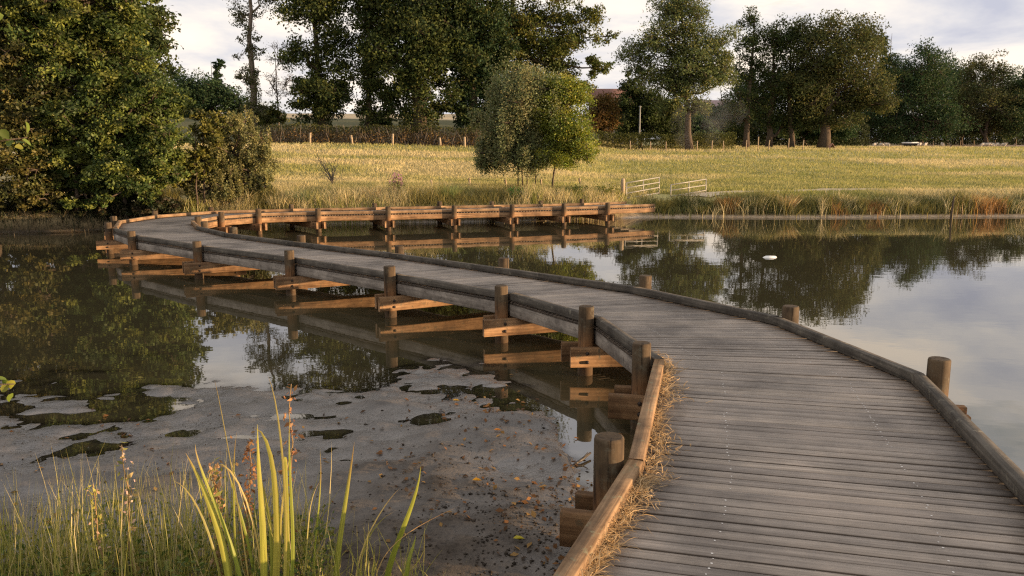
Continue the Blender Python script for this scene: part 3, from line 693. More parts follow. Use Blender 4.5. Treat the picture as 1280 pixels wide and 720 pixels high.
tree('oak_tree', 'heavily ivied dark oak behind the rounded willow', 'tree', 70, 590,
     [(590, 50, 34, 46), (585, 105, 26, 36), (600, 0, 44, 44), (578, 140, 20, 20), (610, 90, 24, 30), (592, 150, 26, 16), (620, 60, 24, 40), (615, 130, 24, 26), (600, -70, 50, 50), (600, -130, 40, 40), (590, 75, 40, 50)],
     G_BLUE + G_DARK, n=34000, leaf=.26, tr=.6, ivy=(.35, .9, 4000, G_BLUE))
tree('oak_tree', 'spreading oak with long level limbs over the rounded willow', 'tree', 74, 648,
     [(640, 30, 46, 34), (690, 25, 44, 26), (720, 55, 40, 20), (665, 75, 40, 24), (735, 25, 26, 18), (745, 85, 28, 14), (620, 85, 30, 30), (690, 90, 34, 20), (690, -25, 56, 34), (760, 45, 14, 10), (640, -40, 56, 44), (710, 100, 24, 14), (665, 110, 40, 24), (650, 140, 34, 24), (725, 110, 20, 14), (650, -100, 60, 50), (650, 60, 50, 40)],
     G_OLIVE, n=46000, leaf=.24, tr=.55, sparse=.85, depth=.7)
tree('hazel_bush', 'dark low bush under the row of oaks behind the brown hedge', 'bush', 75, 475, [(474, 150, 9, 10), (483, 155, 8, 7)], G_BLUE, n=1500, leaf=.25, tr=.05)
tree('round_bush', 'round rust brown bush beside the red farmhouse roof', 'bush', 86, 752,
     [(752, 140, 22, 24), (745, 155, 20, 16), (760, 155, 16, 16)], G_RUST, n=5000, leaf=.24, tr=.1)
tree('distant_oak', 'distant dark tree mass left of the thin poplar', 'tree', 104, 240,
     [(235, 115, 26, 24), (215, 130, 20, 24), (262, 120, 22, 22), (285, 125, 20, 20), (250, 140, 40, 22), (295, 140, 24, 18), (225, 145, 30, 22), (255, 120, 34, 26)],
     G_BLUE, n=16000, leaf=.3, tr=.3)
tree('distant_cypress', 'narrow dark tree standing above the distant tree mass beyond the pond edge bush', 'tree', 106, 271, [(271, 92, 6, 15), (270, 108, 8, 12), (276, 80, 5, 6)], G_BLUE, n=1600, leaf=.28, tr=.15)
tree('hawthorn_bush', 'olive hawthorn bush below the thin poplar', 'bush', 78, 335, [(335, 140, 14, 16), (345, 148, 14, 12), (325, 150, 12, 12)], G_OLIVE, n=2500, leaf=.22, tr=.06)

# the middle and the right of the meadow's far edge
tree('lime_tree', 'dense green tree behind the clipped hedge, beside the grey pole', 'tree', 92, 800,
     [(800, 130, 26, 30), (780, 125, 16, 26), (820, 140, 22, 26), (795, 155, 34, 22), (838, 155, 26, 20), (815, 150, 34, 24), (775, 150, 18, 24), (790, 105, 14, 16)],
     [(.045, .065, .02), (.055, .075, .024), (.035, .05, .018)], n=19000, leaf=.26, tr=.25)
tree('ash_tree', 'tall airy ash leaning over the clipped hedge with light green golden sided crown', 'tree', 84, 862,
     [(845, 20, 30, 26), (830, 60, 32, 24), (870, 60, 34, 34), (890, 90, 30, 24), (860, 105, 34, 24), (840, 95, 24, 20), (808, 80, 18, 16), (865, 15, 24, 22), (905, 75, 16, 18), (850, 135, 26, 18), (875, 135, 20, 14), (815, 45, 14, 12), (842, 115, 30, 24), (862, 85, 40, 34), (840, 45, 34, 30), (900, 100, 22, 22), (800, 65, 24, 24), (815, 100, 24, 22), (895, 60, 28, 26), (850, 5, 34, 22), (795, 90, 14, 14)],
     [(.12, .15, .055), (.1, .13, .05), (.16, .16, .05), (.085, .11, .045)], n=34000, leaf=.22, tr=.5, bark='bark', sparse=.85)
tree('ash_tree', 'thin upright ash with bare top twigs between the airy ash and the broad oak', 'tree', 98, 932,
     [(935, 55, 16, 24), (928, 95, 16, 24), (945, 85, 16, 22), (935, 25, 14, 16), (925, 130, 22, 24), (945, 125, 20, 18), (932, 150, 24, 18)],
     G_DARK, n=9000, leaf=.25, tr=.5, sparse=.75)
tree('oak_tree', 'darker oak crowded behind the broad oak', 'tree', 100, 960,
     [(965, 60, 30, 34), (960, 105, 30, 28), (985, 50, 26, 28), (990, 100, 26, 30), (965, 140, 26, 24), (1000, 140, 22, 26), (985, 155, 30, 20)],
     G_DARK, n=15000, leaf=.27, tr=.55, trunks=[960, 986], sparse=.9)
tree('oak_tree', 'broad old oak at the meadow corner with foliage down to the grass', 'tree', 98, 1028,
     [(1040, 60, 48, 38), (1060, 105, 48, 34), (1025, 100, 34, 36), (1080, 125, 34, 24), (1050, 140, 30, 20), (1020, 45, 30, 26), (1065, 60, 36, 32), (1040, 155, 22, 16), (1010, 70, 24, 30), (1098, 130, 18, 18), (1060, 140, 34, 24), (1020, 140, 26, 26), (1035, 100, 50, 40), (1095, 105, 28, 28), (1075, 50, 34, 26), (1000, 110, 30, 34)],
     [(.072, .086, .028), (.06, .072, .025), (.1, .095, .03), (.048, .06, .022)], n=32000, leaf=.27, tr=.9)
tree('oak_tree', 'dark tree beyond the sheep, tallest behind the broad old oak', 'tree', 146, 1150,
     [(1150, 85, 30, 32), (1130, 110, 30, 32), (1170, 115, 30, 34), (1145, 150, 40, 24), (1175, 150, 30, 22), (1115, 80, 16, 24), (1165, 75, 22, 20), (1120, 150, 24, 24), (1150, 115, 46, 40), (1180, 150, 36, 30), (1140, 160, 40, 22)],
     G_BLUE + G_DARK[:1], n=19000, leaf=.36, tr=.5)
tree('pine_tree', 'pointed conifer top showing above the broad old oak', 'tree', 150, 1103, [(1103, 62, 7, 20), (1103, 90, 11, 24), (1102, 50, 4, 12)], G_BLUE, n=3000, leaf=.34, tr=.25)
tree('oak_tree', 'round topped sunlit oak rising over the far hedgerow', 'tree', 152, 1232,
     [(1230, 85, 26, 18), (1215, 100, 20, 22), (1250, 100, 20, 22), (1232, 120, 34, 20), (1262, 120, 16, 20), (1225, 150, 36, 26), (1255, 150, 30, 26), (1235, 135, 40, 26)],
     [(.07, .078, .027), (.055, .066, .024), (.085, .08, .028)], n=13000, leaf=.34, tr=.5, sparse=.85)
tree('oak_tree', 'dark shorter tree filling the gap between the tallest and the round topped oak', 'tree', 158, 1200,
     [(1200, 120, 24, 24), (1190, 150, 30, 22), (1210, 155, 24, 18), (1185, 110, 16, 20), (1200, 150, 40, 28)], G_BLUE, n=12000, leaf=.36, tr=.4)
tree('oak_tree', 'dark tree over the far hedgerow at the edge of the sheep pasture', 'tree', 150, 1292,
     [(1290, 110, 24, 26), (1300, 140, 34, 28), (1275, 150, 28, 26), (1282, 92, 9, 8), (1262, 155, 22, 22)], G_BLUE + G_DARK, n=12000, leaf=.34, tr=.4)
for (px, Y, lob, lab) in [(905, 120, [(890, 158, 26, 20), (915, 150, 26, 28), (945, 152, 28, 26), (905, 165, 36, 16)], 'dark undergrowth bush between the airy ash and the thin upright ash'),
                          (1010, 118, [(985, 160, 28, 20), (1010, 155, 28, 22), (1040, 160, 28, 18)], 'shaded bush behind the trunk of the broad old oak'),
                          (850, 96, [(835, 168, 22, 12), (850, 160, 24, 20), (870, 165, 24, 16)], 'dark bush behind the clipped hedge, between the dense green tree and the airy ash'),
                          (1080, 150, [(1070, 150, 30, 28), (1100, 145, 28, 34), (1125, 158, 30, 22)], 'dark bush between the broad old oak and the sheep trough')]:
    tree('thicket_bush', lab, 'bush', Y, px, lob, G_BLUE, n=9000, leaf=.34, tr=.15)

for (px, lab) in [(40, 'dark bramble added as shade under the outermost alder'), (120, 'dark bramble added as shade under the middle of the overhanging alder'), (185, 'dark bramble added as shade between the alder trunks and the arching rush tussock')]:
    tree('shade_bramble', lab, 'bush', 22.9, px, [(px - 25, 262, 30, 13), (px + 20, 260, 30, 14), (px, 255, 34, 14)], [(.03, .04, .016), (.045, .05, .02), (.05, .04, .02)], n=9000, leaf=.09, tr=.02, mat='leaf')  # dark bushes added to stand in for the shade below the crowns
for (px, Y, lob, lab) in [(1120, 178, [(1110, 110, 30, 40), (1135, 125, 34, 40)], 'dark far tree filling the sky gap beside the broad old oak'),
                          (1180, 185, [(1170, 105, 34, 34), (1195, 120, 34, 40)], 'dark far tree between the tallest dark tree and the round topped oak'),
                          (1255, 182, [(1240, 125, 40, 36), (1275, 120, 34, 34)], 'dark far tree behind the round topped oak'),
                          (910, 150, [(895, 150, 30, 24), (930, 130, 30, 40)], 'dark far tree behind the thin upright ash'),
                          (1000, 150, [(985, 120, 34, 44), (1020, 125, 34, 44)], 'dark far tree behind the crowded oaks')]:
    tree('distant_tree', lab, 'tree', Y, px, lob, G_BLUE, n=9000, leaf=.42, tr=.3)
# hedges
def hedge(name, label, p0, p1, h, w, n, leaf, colf, mat='leaf_far', stems=0):
    p0 = np.array(p0, float); p1 = np.array(p1, float); mid = (p0 + p1) / 2
    root = empty(name, (mid[0], mid[1], gz(*mid))); tag(root, label, 'hedge')
    d = p1 - p0; L = np.linalg.norm(d); d /= L; nn = np.array([-d[1], d[0]])
    t = rng.random(n) * L; a = rng.uniform(-1, 1, n); zz = rng.random(n) ** .8
    hh = h * (1 + .18 * (vnoise(t * .5, t * 0, 9) - .5) + .1 * (vnoise(t * 2.2, t * 0, 8) - .5))
    prof = np.sqrt(np.clip(1 - zz ** 6, 0, 1)); off = np.sign(a) * np.abs(a) ** .35 * w / 2 * (.85 + .3 * prof) * (.8 + .4 * vnoise(t * 1.7, zz * 4, 6))
    zz = zz + rng.normal(size=n) * .02
    q = p0 + d * t[:, None] + nn * off[:, None]
    P = np.column_stack([q, terrain(q[:, 0], q[:, 1]) + zz * hh])
    cr = MB(); cr.leaves(P, leaf, colf(zz) * rng.uniform(.65, 1.35, (n, 1)), .15); cr.build('foliage', M[mat], root)
    wd = MB()
    for k in range(stems):
        q = p0 + d * rng.random() * L + nn * rng.uniform(-.5, .3) * w; z = gz(*q); ln = h * rng.uniform(.6, 1.05)
        wd.tube(curve((q[0], q[1], z), (q[0] + rng.normal() * .35, q[1] + rng.normal() * .2, z + ln), 4, 0, .06), [.03, .022, .016, .008], 4, cap=False)
    if stems: wd.build('stem', M['bark_pale'], root)
    return root
def brownhedge(z):
    lo = np.array([.2, .13, .055]); hi = np.array([.075, .08, .025]); k = sstep(.45, .85, z + rng.normal(size=len(z)) * .12)[:, None]; return lo + (hi - lo) * k
xa = at(300, HOR, 67.5)[0]; xb = at(612, HOR, 67.5)[0]
hedge('brown_hedge', 'thin brown hedge with green top below the tall oaks', (xa, 67.6), (xb, 67.2), 1.55, 1.3, 17000, .13, brownhedge, stems=700)
xa = at(745, HOR, 84)[0]; xb = at(915, HOR, 88)[0]
hedge('clipped_hedge', 'clipped green hedge under the airy ash and the grey pole', (xa, 84), (xb, 88), 1.75, 1.4, 15000, .15, lambda z: np.array([.11, .105, .03]) + (np.array([.075, .085, .025]) - np.array([.11, .105, .03])) * sstep(.3, .9, z)[:, None])
hedge('field_hedgerow', 'overgrown far hedgerow beyond the sheep', (at(1040, HOR, 165)[0], 165), (at(1330, HOR, 165)[0], 168), 5.5, 4, 60000, .34, lambda z: np.array([.05, .06, .025]) + (np.array([.045, .055, .022]) - np.array([.06, .07, .028])) * z[:, None])

hedge('field_hedgerow', 'overgrown dark hedgerow behind the oaks at the meadow corner', (at(880, HOR, 116)[0], 116), (at(1075, HOR, 124)[0], 124), 3.8, 3, 30000, .3, lambda z: np.array([.05, .062, .025]) + (np.array([.04, .05, .02]) - np.array([.05, .062, .025])) * z[:, None])

# ------------------------------------------------------------------ fences, gates, poles
def fence(name, label, posts, Y, r=.05, wires=2, lean=.06):
    """posts: (px, top_py, dY)"""
    pts = []
    for (px, ty, *dy) in posts:
        y = Y + (dy[0] if dy else 0); x = at(px, HOR, y)[0]; pts.append((x, y, gz(x, y), at(px, ty, y)[2]))
    root = empty(name, (pts[0][0], pts[0][1], pts[0][2])); tag(root, label, 'fence')
    for (x, y, z, t) in pts:
        mb = MB(); lx = rng.normal() * lean; t = max(t, z + .5)
        mb.tube([(x, y, z - .3), (x + lx * .4, y, z + (t - z) * .5), (x + lx, y, t - .02), (x + lx, y, t)], [r, r * .95, r * .9, r * .6], 7); mb.build('fence_post', M['fpost'], root)
    mb = MB()
    for w in range(wires):
        f = .55 + .33 * w
        mb.tube([(x, y - r, z + (min(t - z, 1.0)) * f) for (x, y, z, t) in pts], .004, 4)
    mb.build('wire', M['iron'], root)
    return root
fence('meadow_fence', 'post and wire fence in front of the brown hedge', [(336, 166), (388, 166), (441, 169), (491, 167), (551, 172), (581, 171)], 66, .1)
fence('meadow_fence', 'post and wire fence in front of the clipped hedge and the oaks', [(788, 176), (813, 177), (832, 177), (871, 176), (889, 175.6), (904, 176), (932, 175), (947, 171), (960, 175), (985, 173), (1003, 175)], 82.5, .055)
fence('pasture_fence', 'distant post and wire fence behind the sheep', [(1073, 177), (1099, 177), (1124, 175.5), (1147, 176), (1165, 176), (1183, 175), (1199, 175), (1216, 175), (1242, 175), (1268, 174), (1295, 174)], 155, .09)
fence('bank_fence', 'low post fence along the far bank by the willow', [(540, 228), (587, 222), (633, 224), (677, 224), (726, 222.5)], 29.6, .045, lean=.04)

def gate(label, a, b, zs, upr):
    """a, b: (px,Y) of the two ends; zs: [(z at a, z at b)] of the rails"""
    xa = at(a[0], HOR, a[1])[0]; xb = at(b[0], HOR, b[1])[0]
    root = empty('metal_gate', (xa, a[1], gz(xa, a[1]))); tag(root, label, 'gate')
    for za, zb in zs:
        mb = MB(); mb.tube([(xa, a[1], za), (xb, b[1], zb)], .019, 8); mb.build('rail', M['galv'], root)
    for f in upr:
        x = xa + (xb - xa) * f; y = a[1] + (b[1] - a[1]) * f; z1 = zs[0][0] + (zs[0][1] - zs[0][0]) * f; z0 = zs[-1][0] + (zs[-1][1] - zs[-1][0]) * f
        mb = MB(); mb.tube([(x, y, z0 - (.14 if f in (0, 1) else 0)), (x, y, z1 + .012)], .022, 8); mb.build('upright', M['galv'], root)
    return root
def zz(px, ys, Y): return [at(px, y, Y)[2] for y in ys]
gate('tubular metal gate attached to the wooden gate post', (784, 28.4), (825, 30.0), list(zip(zz(784, (228.7, 234.9, 241.8, 248), 28.4), zz(825, (221.7, 227.9, 234.3, 241.2), 30.0))), (0, .5, 1))
gate('tubular metal gate standing free in the grass', (840, 29.4), (884, 31.0), list(zip(zz(840, (231, 238, 245.5, 252), 29.4), zz(884, (224, 231.3, 238, 245), 31.0))), (0, .5, 1))
x = at(779.5, HOR, 28.4)[0]; mb = MB(); z = gz(x, 28.4); mb.tube([(x, 28.4, z - .3), (x, 28.4, at(779, 224, 28.4)[2] - .03), (x, 28.4, at(779, 223, 28.4)[2])], [.075, .075, .06], 10)
tag(mb.build('gate_post', M['fpost']), 'square topped wooden gate post holding the metal gate', 'post')
x = at(1196, HOR, 26.6)[0]; mb = MB(); mb.tube([(x, 26.6, WZ - .3), (x + .02, 26.6, .0), (x + .05, 26.6, at(1196, 245, 26.6)[2])], [.04, .035, .02], 8)
tag(mb.build('wooden_stake', M['bark']), 'thin wooden stake standing in the water by the reedy bank', 'stake')
for px, t_, Y, r, lab in [(798.5, 134, 86.5, .09, 'pale grey pole rising behind the clipped hedge'), (310, 140, 70, .09, 'short pale pole by the thin poplar')]:
    x = at(px, HOR, Y)[0]; z = gz(x, Y); zt = at(px, t_, Y)[2]; root = empty('utility_pole', (x, Y, z)); tag(root, lab, 'pole')
    mb = MB(); mb.tube([(x, Y, z - .3), (x, Y, (z + zt) / 2), (x, Y, zt)], [r, r * .9, r * .8], 10); mb.build('shaft', M['greypole'], root)
    mb = MB(); mb.tube([(x, Y, zt + .001), (x, Y, zt + .1), (x, Y, zt + .14)], [r * 1.5, r * 1.5, r * .7], 10); mb.build('cap', M['greypole'], root)

# ------------------------------------------------------------------ houses, trough, sheep
def house(label, px0, px1, ridge_py, Y, eave_py, roofmat, depth=8):
    x0 = at(px0, HOR, Y)[0]; x1 = at(px1, HOR, Y)[0]; zr = at(px0, ridge_py, Y)[2]; ze = at(px0, eave_py, Y - depth / 2)[2]; zg = min(gz(x0, Y), gz(x1, Y)) - .3
    root = empty('farmhouse', ((x0 + x1) / 2, Y, zg)); tag(root, label, 'house')
    y0, y1 = Y - depth / 2, Y + depth / 2
    V = [(x0, y0, zg), (x1, y0, zg), (x1, y1, zg), (x0, y1, zg), (x0, y0, ze), (x1, y0, ze), (x1, y1, ze), (x0, y1, ze), (x0, Y, zr - .15), (x1, Y, zr - .15)]
    mb = MB(); mb.add(V, [(0, 1, 5, 4), (2, 3, 7, 6), (1, 2, 6, 5), (3, 0, 4, 7)], [(5, 6, 9), (7, 4, 8)]); mb.build('wall', M['render'], root)
    mb = MB(); e = .35; sl = (zr - ze) / (depth / 2)
    for s in (-1, 1):
        ye = Y + s * (depth / 2 + e); zE = ze - sl * e
        A = [(x0 - e, ye, zE), (x1 + e, ye, zE), (x1 + e, Y, zr), (x0 - e, Y, zr)]
        Bm = [(a, b, c + .14) for a, b, c in A]
        mb.add(A + Bm, [(0, 1, 2, 3), (7, 6, 5, 4), (0, 4, 5, 1), (1, 5, 6, 2), (3, 7, 4, 0)])
    rf = mb.build('roof', M[roofmat], root)
    for f in (.25, .5, .75):
        x = x0 + (x1 - x0) * f; zc = zg + .3 + (ze - zg) * .45
        mb = MB(); mb.box((x, y0 - .01, zc), (.5, .06, .65)); w = mb.build('window', M['white'], root)
        mb = MB(); mb.box((x, y0 - .055, zc), (.43, .03, .58)); mb.build('pane', M['glass'], w)
house('farmhouse with red tiled roof glimpsed beside the round rust brown bush', 738, 790, 112, 130, 122, 'tile')
house('house with pinkish slate roof glimpsed under the crown of the airy ash', 866, 912, 126, 160, 142, 'slate', 10)

def skin_mesh(name, verts, edges, rad, mat, parent, sub=1):
    me = bpy.data.meshes.new(name); me.from_pydata([tuple(v) for v in verts], edges, []); me.update()
    o = bpy.data.objects.new(name, me); COL.objects.link(o)
    md = o.modifiers.new('skin', 'SKIN'); md.use_smooth_shade = True
    if not me.skin_vertices: me.attributes.new
    bpy.context.view_layer.objects.active = o
    sk = me.skin_vertices[0].data if me.skin_vertices else None
    if sk:
        for v, r in zip(sk, rad): v.radius = (r, r) if not isinstance(r, tuple) else r
        sk[0].use_root = True
    o.modifiers.new('sub', 'SUBSURF').levels = sub; o.modifiers['sub'].render_levels = sub
    o.data.materials.append(mat); o.parent = parent
    return o
def sheep_proto(graze):
    root = empty('sheep', (0, 0, 0))
    hd = (.78, 0, .22) if graze else (.72, 0, .92); nk = (.55, 0, .5) if graze else (.55, 0, .78)
    V = [(0, 0, .62), (.3, 0, .63), nk, hd, (-.35, 0, .62), (-.45, 0, .6)]; E = [(0, 1), (1, 2), (2, 3), (0, 4), (4, 5)]; R = [.27, .24, .13, .085, .24, .1]
    for a, x in ((1, .32), (4, -.36)):
        for s in (-1, 1):
            b = len(V); V += [(x, s * .13, .38), (x + .01, s * .13, .18), (x, s * .13, .0)]; E += [(a, b), (b, b + 1), (b + 1, b + 2)]; R += [.07, .04, .035]
    mb = MB()
    # body as one lofted, continuous surface
    skin_mesh('body', V, E, R, M['wool'], root, 2)
    mb.tube([np.array(hd) + (-.05, 0, .05), np.array(hd) + (.04, 0, -.02), np.array(hd) + (.13, 0, -.09 if graze else -.06)], [.075, .085, .045], 8)
    for s in (-1, 1): mb.tube([np.array(hd) + (-.02, s * .06, .06), np.array(hd) + (-.05, s * .16, .05)], [.03, .012], 5)
    V_ = mb; V_.build('face', M['dark_face'], root, smooth=True)
    return root
protos = {}
SH = [(1092, 0, 182.2, 20, 'sheep grazing nearest the broad old oak'), (1100, 1, 182.6, -15, 'second sheep from the broad old oak, sideways on'), (1108.5, 0, 183, 160, 'third sheep from the broad old oak, facing away from the trough'),
      (1149, 1, 185, 200, 'sheep with its head by the end of the white topped trough'), (1155, 0, 185, 30, 'sheep standing just past the white topped trough'), (1177, 0, 186, 80, 'lone sheep on the bare ground between the trough and the other group'),
      (1227, 1, 186, 10, 'first of two touching sheep in the group beyond the lone sheep'), (1232, 0, 186, -20, 'second of two touching sheep in the group beyond the lone sheep'), (1239, 0, 186, 170, 'sheep in the middle of the far group, facing the touching pair'),
      (1244.5, 1, 186, 15, 'grazing sheep in the far group behind the middle one'), (1253, 0, 186, -60, 'last sheep of the far group, apart from the rest')]
for px, g, py, rz, lab in SH:
    Y = 128 if px < 1120 else 122
    x = at(px, HOR, Y)[0]; z = gz(x, Y)
    if g not in protos:
        r = protos[g] = sheep_proto(g)
    else:
        src = protos[g]; r = src.copy(); COL.objects.link(r)
        for ch in [c for c in src.children]:
            c = ch.copy(); COL.objects.link(c); c.parent = r
    r.location = (x, Y, z - .01); r.scale = (.8, .8, .8); r.rotation_euler = (0, 0, math.radians(rz)); tag(r, lab, 'sheep', 'sheep grazing on the far pasture')
Y = 123; xa = at(1128, HOR, Y)[0]; xb = at(1145, HOR, Y)[0]; z = gz((xa + xb) / 2, Y); xm = (xa + xb) / 2
root = empty('feed_trough', (xm, Y, z)); tag(root, 'long black feed trough with white lid among the sheep', 'trough')
mb = MB(); hw = (xb - xa) / 2
mb.add([(xm + s * hw * f, Y + t * w, z + h) for h, f, w in ((.1, .94, .25), (.55, 1, .4)) for s in (-1, 1) for t in (-1, 1)], [(0, 1, 3, 2), (4, 6, 7, 5), (0, 4, 5, 1), (2, 3, 7, 6), (0, 2, 6, 4), (1, 5, 7, 3)]); mb.build('tub', M['black'], root)
mb = MB(); mb.box((xm, Y, z + .66), (hw * 1.04, .5, .1)); mb.build('lid', M['white'], root)
for s in (-1, 1):
    mb = MB(); mb.box((xm + s * hw * .8, Y, z + .05), (.06, .35, .06)); mb.build('foot', M['white'], root)
Y = 95; x = at(1038.5, HOR, Y)[0]; z = gz(x, Y)
root = empty('animal_shelter', (x, Y, z)); tag(root, 'small salmon pink tent shaped shelter at the foot of the broad old oak', 'shelter')
for s, nm in ((-1, 'roof_panel'), (1, 'roof_panel')):
    mb = MB(); V = [(x, Y - .35, z + .62), (x, Y + .35, z + .62), (x + s * .4, Y + .35, z), (x + s * .4, Y - .35, z)]; V2 = [(a, b, c + .03) for a, b, c in V]
    mb.add(V + V2, [(0, 1, 2, 3), (7, 6, 5, 4), (0, 3, 7, 4), (1, 5, 6, 2), (2, 6, 7, 3)]); mb.build(nm, M['pinkish'], root)
mb = MB(); mb.add([(x - .38, Y + .3, z), (x + .38, Y + .3, z), (x, Y + .3, z + .58), (x - .38, Y + .33, z), (x + .38, Y + .33, z), (x, Y + .33, z + .58)], [(0, 1, 4, 3), (1, 2, 5, 4), (2, 0, 3, 5)], [(0, 2, 1), (3, 4, 5)]); mb.build('back_panel', M['pinkish'], root)

# ------------------------------------------------------------------ grass
def grass_cols(n, kinds): return pick(kinds, n) * rng.uniform(.7, 1.25, (n, 1))
STRAW = [(.56, .47, .255), (.49, .42, .22), (.6, .5, .28), (.45, .39, .2)]
GREEN = [(.26, .27, .075), (.2, .22, .065), (.32, .3, .09)]
RUSTG = [(.3, .16, .06), (.24, .14, .055), (.36, .21, .08)]
DKG = [(.1, .11, .035), (.08, .09, .03), (.14, .13, .045)]
OLIVE = [(.2, .18, .06), (.15, .145, .05), (.27, .22, .07)]
# meadow sward: short blades over the whole field
mb = MB(); n = 260000
Yq = 1 / rng.uniform(1 / 125, 1 / 27.5, n); aq = rng.uniform(-.62, .82, n); Xq = aq * Yq
yf = np.interp(Xq, _far[:, 0], _far[:, 1]); lf = sstep(.1, .02, aq) > .5
ok = (Yq > yf + .6) & ~((lf) & (Yq > 66.6)) & ~((aq > .44) & (Yq > 114))
dpath = np.min(np.abs(np.interp(Xq, pp[:, 0], pp[:, 1])[:, None] - Yq[:, None]), axis=1); ok &= ~((dpath < .85) & (Xq > 5)); ok &= ~((Xq > 3.3) & (Xq < 8) & (Yq < 29.6) & (rng.random(n) < .75))
Xq, Yq, aq = Xq[ok], Yq[ok], aq[ok]; n = len(Xq)
g = fbm(Xq / 10, Yq / 4.2, 41, 4); g2 = fbm(Xq / 1.5, Yq / 1.2, 43, 3)
fg = np.clip(np.clip((g - .44) * 6 + .5 * sstep(-.05, .1, aq), 0, 1) * .75 * (.6 + .8 * g2) + rng.normal(size=n) * .06, 0, 1)
col = (pick(STRAW, n) * (1 - fg[:, None]) + pick(GREEN, n) * fg[:, None]) * rng.uniform(.88, 1.12, (n, 1))
hgt = (.07 + .09 * rng.random(n) + .14 * np.clip(.6 - g, 0, 1) + (.22 - .15 * sstep(3, 6, Xq)) * sstep(34, 28.5, Yq)) * (1 + Yq / 110)
base = np.column_stack([Xq, Yq, terrain(Xq, Yq) - .02]); lean = rng.normal(size=(n, 2)) * .35
tip = base + np.column_stack([lean * hgt[:, None], hgt]); wd = .014 + Yq * .0008
mb.blades(base, tip, np.column_stack([lean * hgt[:, None] * -.5, np.zeros(n)]), wd, col * .95, col * 1.05, 2)
tag(mb.build('meadow_grass', M['dry']), 'short sunlit golden green meadow grass', 'grass', kind='stuff')

def sward(name, label, pts, n, hmin, hmax, kinds, wmul=1.0, spread=.5, stuff=True):
    P = np.asarray(pts); i = rng.integers(0, len(P) - 1, n); t = rng.random(n)[:, None]
    q = P[i] * (1 - t) + P[i + 1] * t; q = q + np.column_stack([rng.normal(size=n) * .2, rng.normal(size=n) * spread])
    cl = fbm(q[:, 0] * 1.1, q[:, 1] * .8, 77, 3); h = (hmin + (hmax - hmin) * rng.random(n)) * np.clip(.35 + 1.3 * cl, .4, 1.4)
    b = np.column_stack([q, np.maximum(terrain(q[:, 0], q[:, 1]), WZ) - .03]); ln = rng.normal(size=(n, 2)) * .3
    kidx = np.clip((fbm(q[:, 0] * .7, q[:, 1] * .3, 91, 2) - .25) * 2 * len(kinds) + rng.normal(size=n) * .35, 0, len(kinds) - 1).astype(int)
    c = np.stack([np.asarray(k)[rng.integers(0, len(k))] for k in [kinds[z] for z in kidx]]) * rng.uniform(.65, 1.25, (n, 1))
    m = MB(); m.blades(b, b + np.column_stack([ln * h[:, None], h]), np.column_stack([-ln * h[:, None] * .7, np.zeros(n)]), rng.uniform(.012, .026, n) * wmul, c * .8, c * 1.1, 3)
    return tag(m.build(name, M['blade']), label, 'grass', kind='stuff')
far_r = [(x, float(np.interp(x, _far[:, 0], _far[:, 1])) + 1.0) for x in np.arange(4.8, 24, .8)]
sward('bank_grass', 'long tangled straw and olive grass along the far bank beyond the gates', far_r, 17000, .3, .62, [OLIVE, DKG, DKG, STRAW, DKG, OLIVE, RUSTG], 1.0, .33)
sward('bank_grass', 'tall dry grass on the bank right behind the far stretch of boardwalk', [(-10, 24.2), (-8.4, 24.6), (-6.4, 25.1), (-4, 25.7), (-1, 26.4), (2, 27.1), (3.7, 28.2)], 15000, .3, .62, [OLIVE, STRAW, STRAW, GREEN, STRAW], .9, .6)
sward('bank_grass', 'rank golden grass of the meadow edge behind the bank', [(-10, 27), (-5, 28), (0, 29), (5, 30)], 9000, .22, .5, [STRAW, STRAW, OLIVE], .9, .9)
sward('bank_grass', 'leaf litter and weeds coloured dark as the shade under the pond edge alders', [(-16, 22.3), (-13, 22.6), (-11, 23.2), (-9.6, 24.2)], 3500, .12, .4, [[(.07, .055, .03), (.04, .045, .02)], [(.05, .06, .02)]], 1.0, .5)  # litter and weed colours darkened to paint the shade beneath the crowns

def tussock(label, px, Y, h, n, kinds, spread=.22, lean=.42, name='grass_tussock', cat='grass tussock', w=.014, group='grass tussocks on the far bank'):
    x = at(px, HOR, Y)[0]; z = gz(x, Y); root = empty(name, (x, Y, z)); tag(root, label, cat, group)
    a = rng.uniform(0, 6.28, n); r = rng.random(n) ** .6 * spread
    b = np.column_stack([x + np.cos(a) * r, Y + np.sin(a) * r, np.full(n, z - .05)]); L = h * rng.uniform(.6, 1.12, n)
    out = rng.uniform(.1, 1, n) * lean + r * .5
    t = b + np.column_stack([np.cos(a) * out * L * 1.2, np.sin(a) * out * L * 1.2, L * np.sqrt(np.clip(1 - out ** 2 * .8, .15, 1))])
    c = pick(kinds, n) * rng.uniform(.65, 1.25, (n, 1))
    m = MB(); m.blades(b, t, np.column_stack([-np.cos(a) * out * L * .35, -np.sin(a) * out * L * .35, L * .15]), np.full(n, w) * rng.uniform(.7, 1.3, n), c * .75, c * 1.1, 4)
    m.build('foliage', M['blade'], root); return root
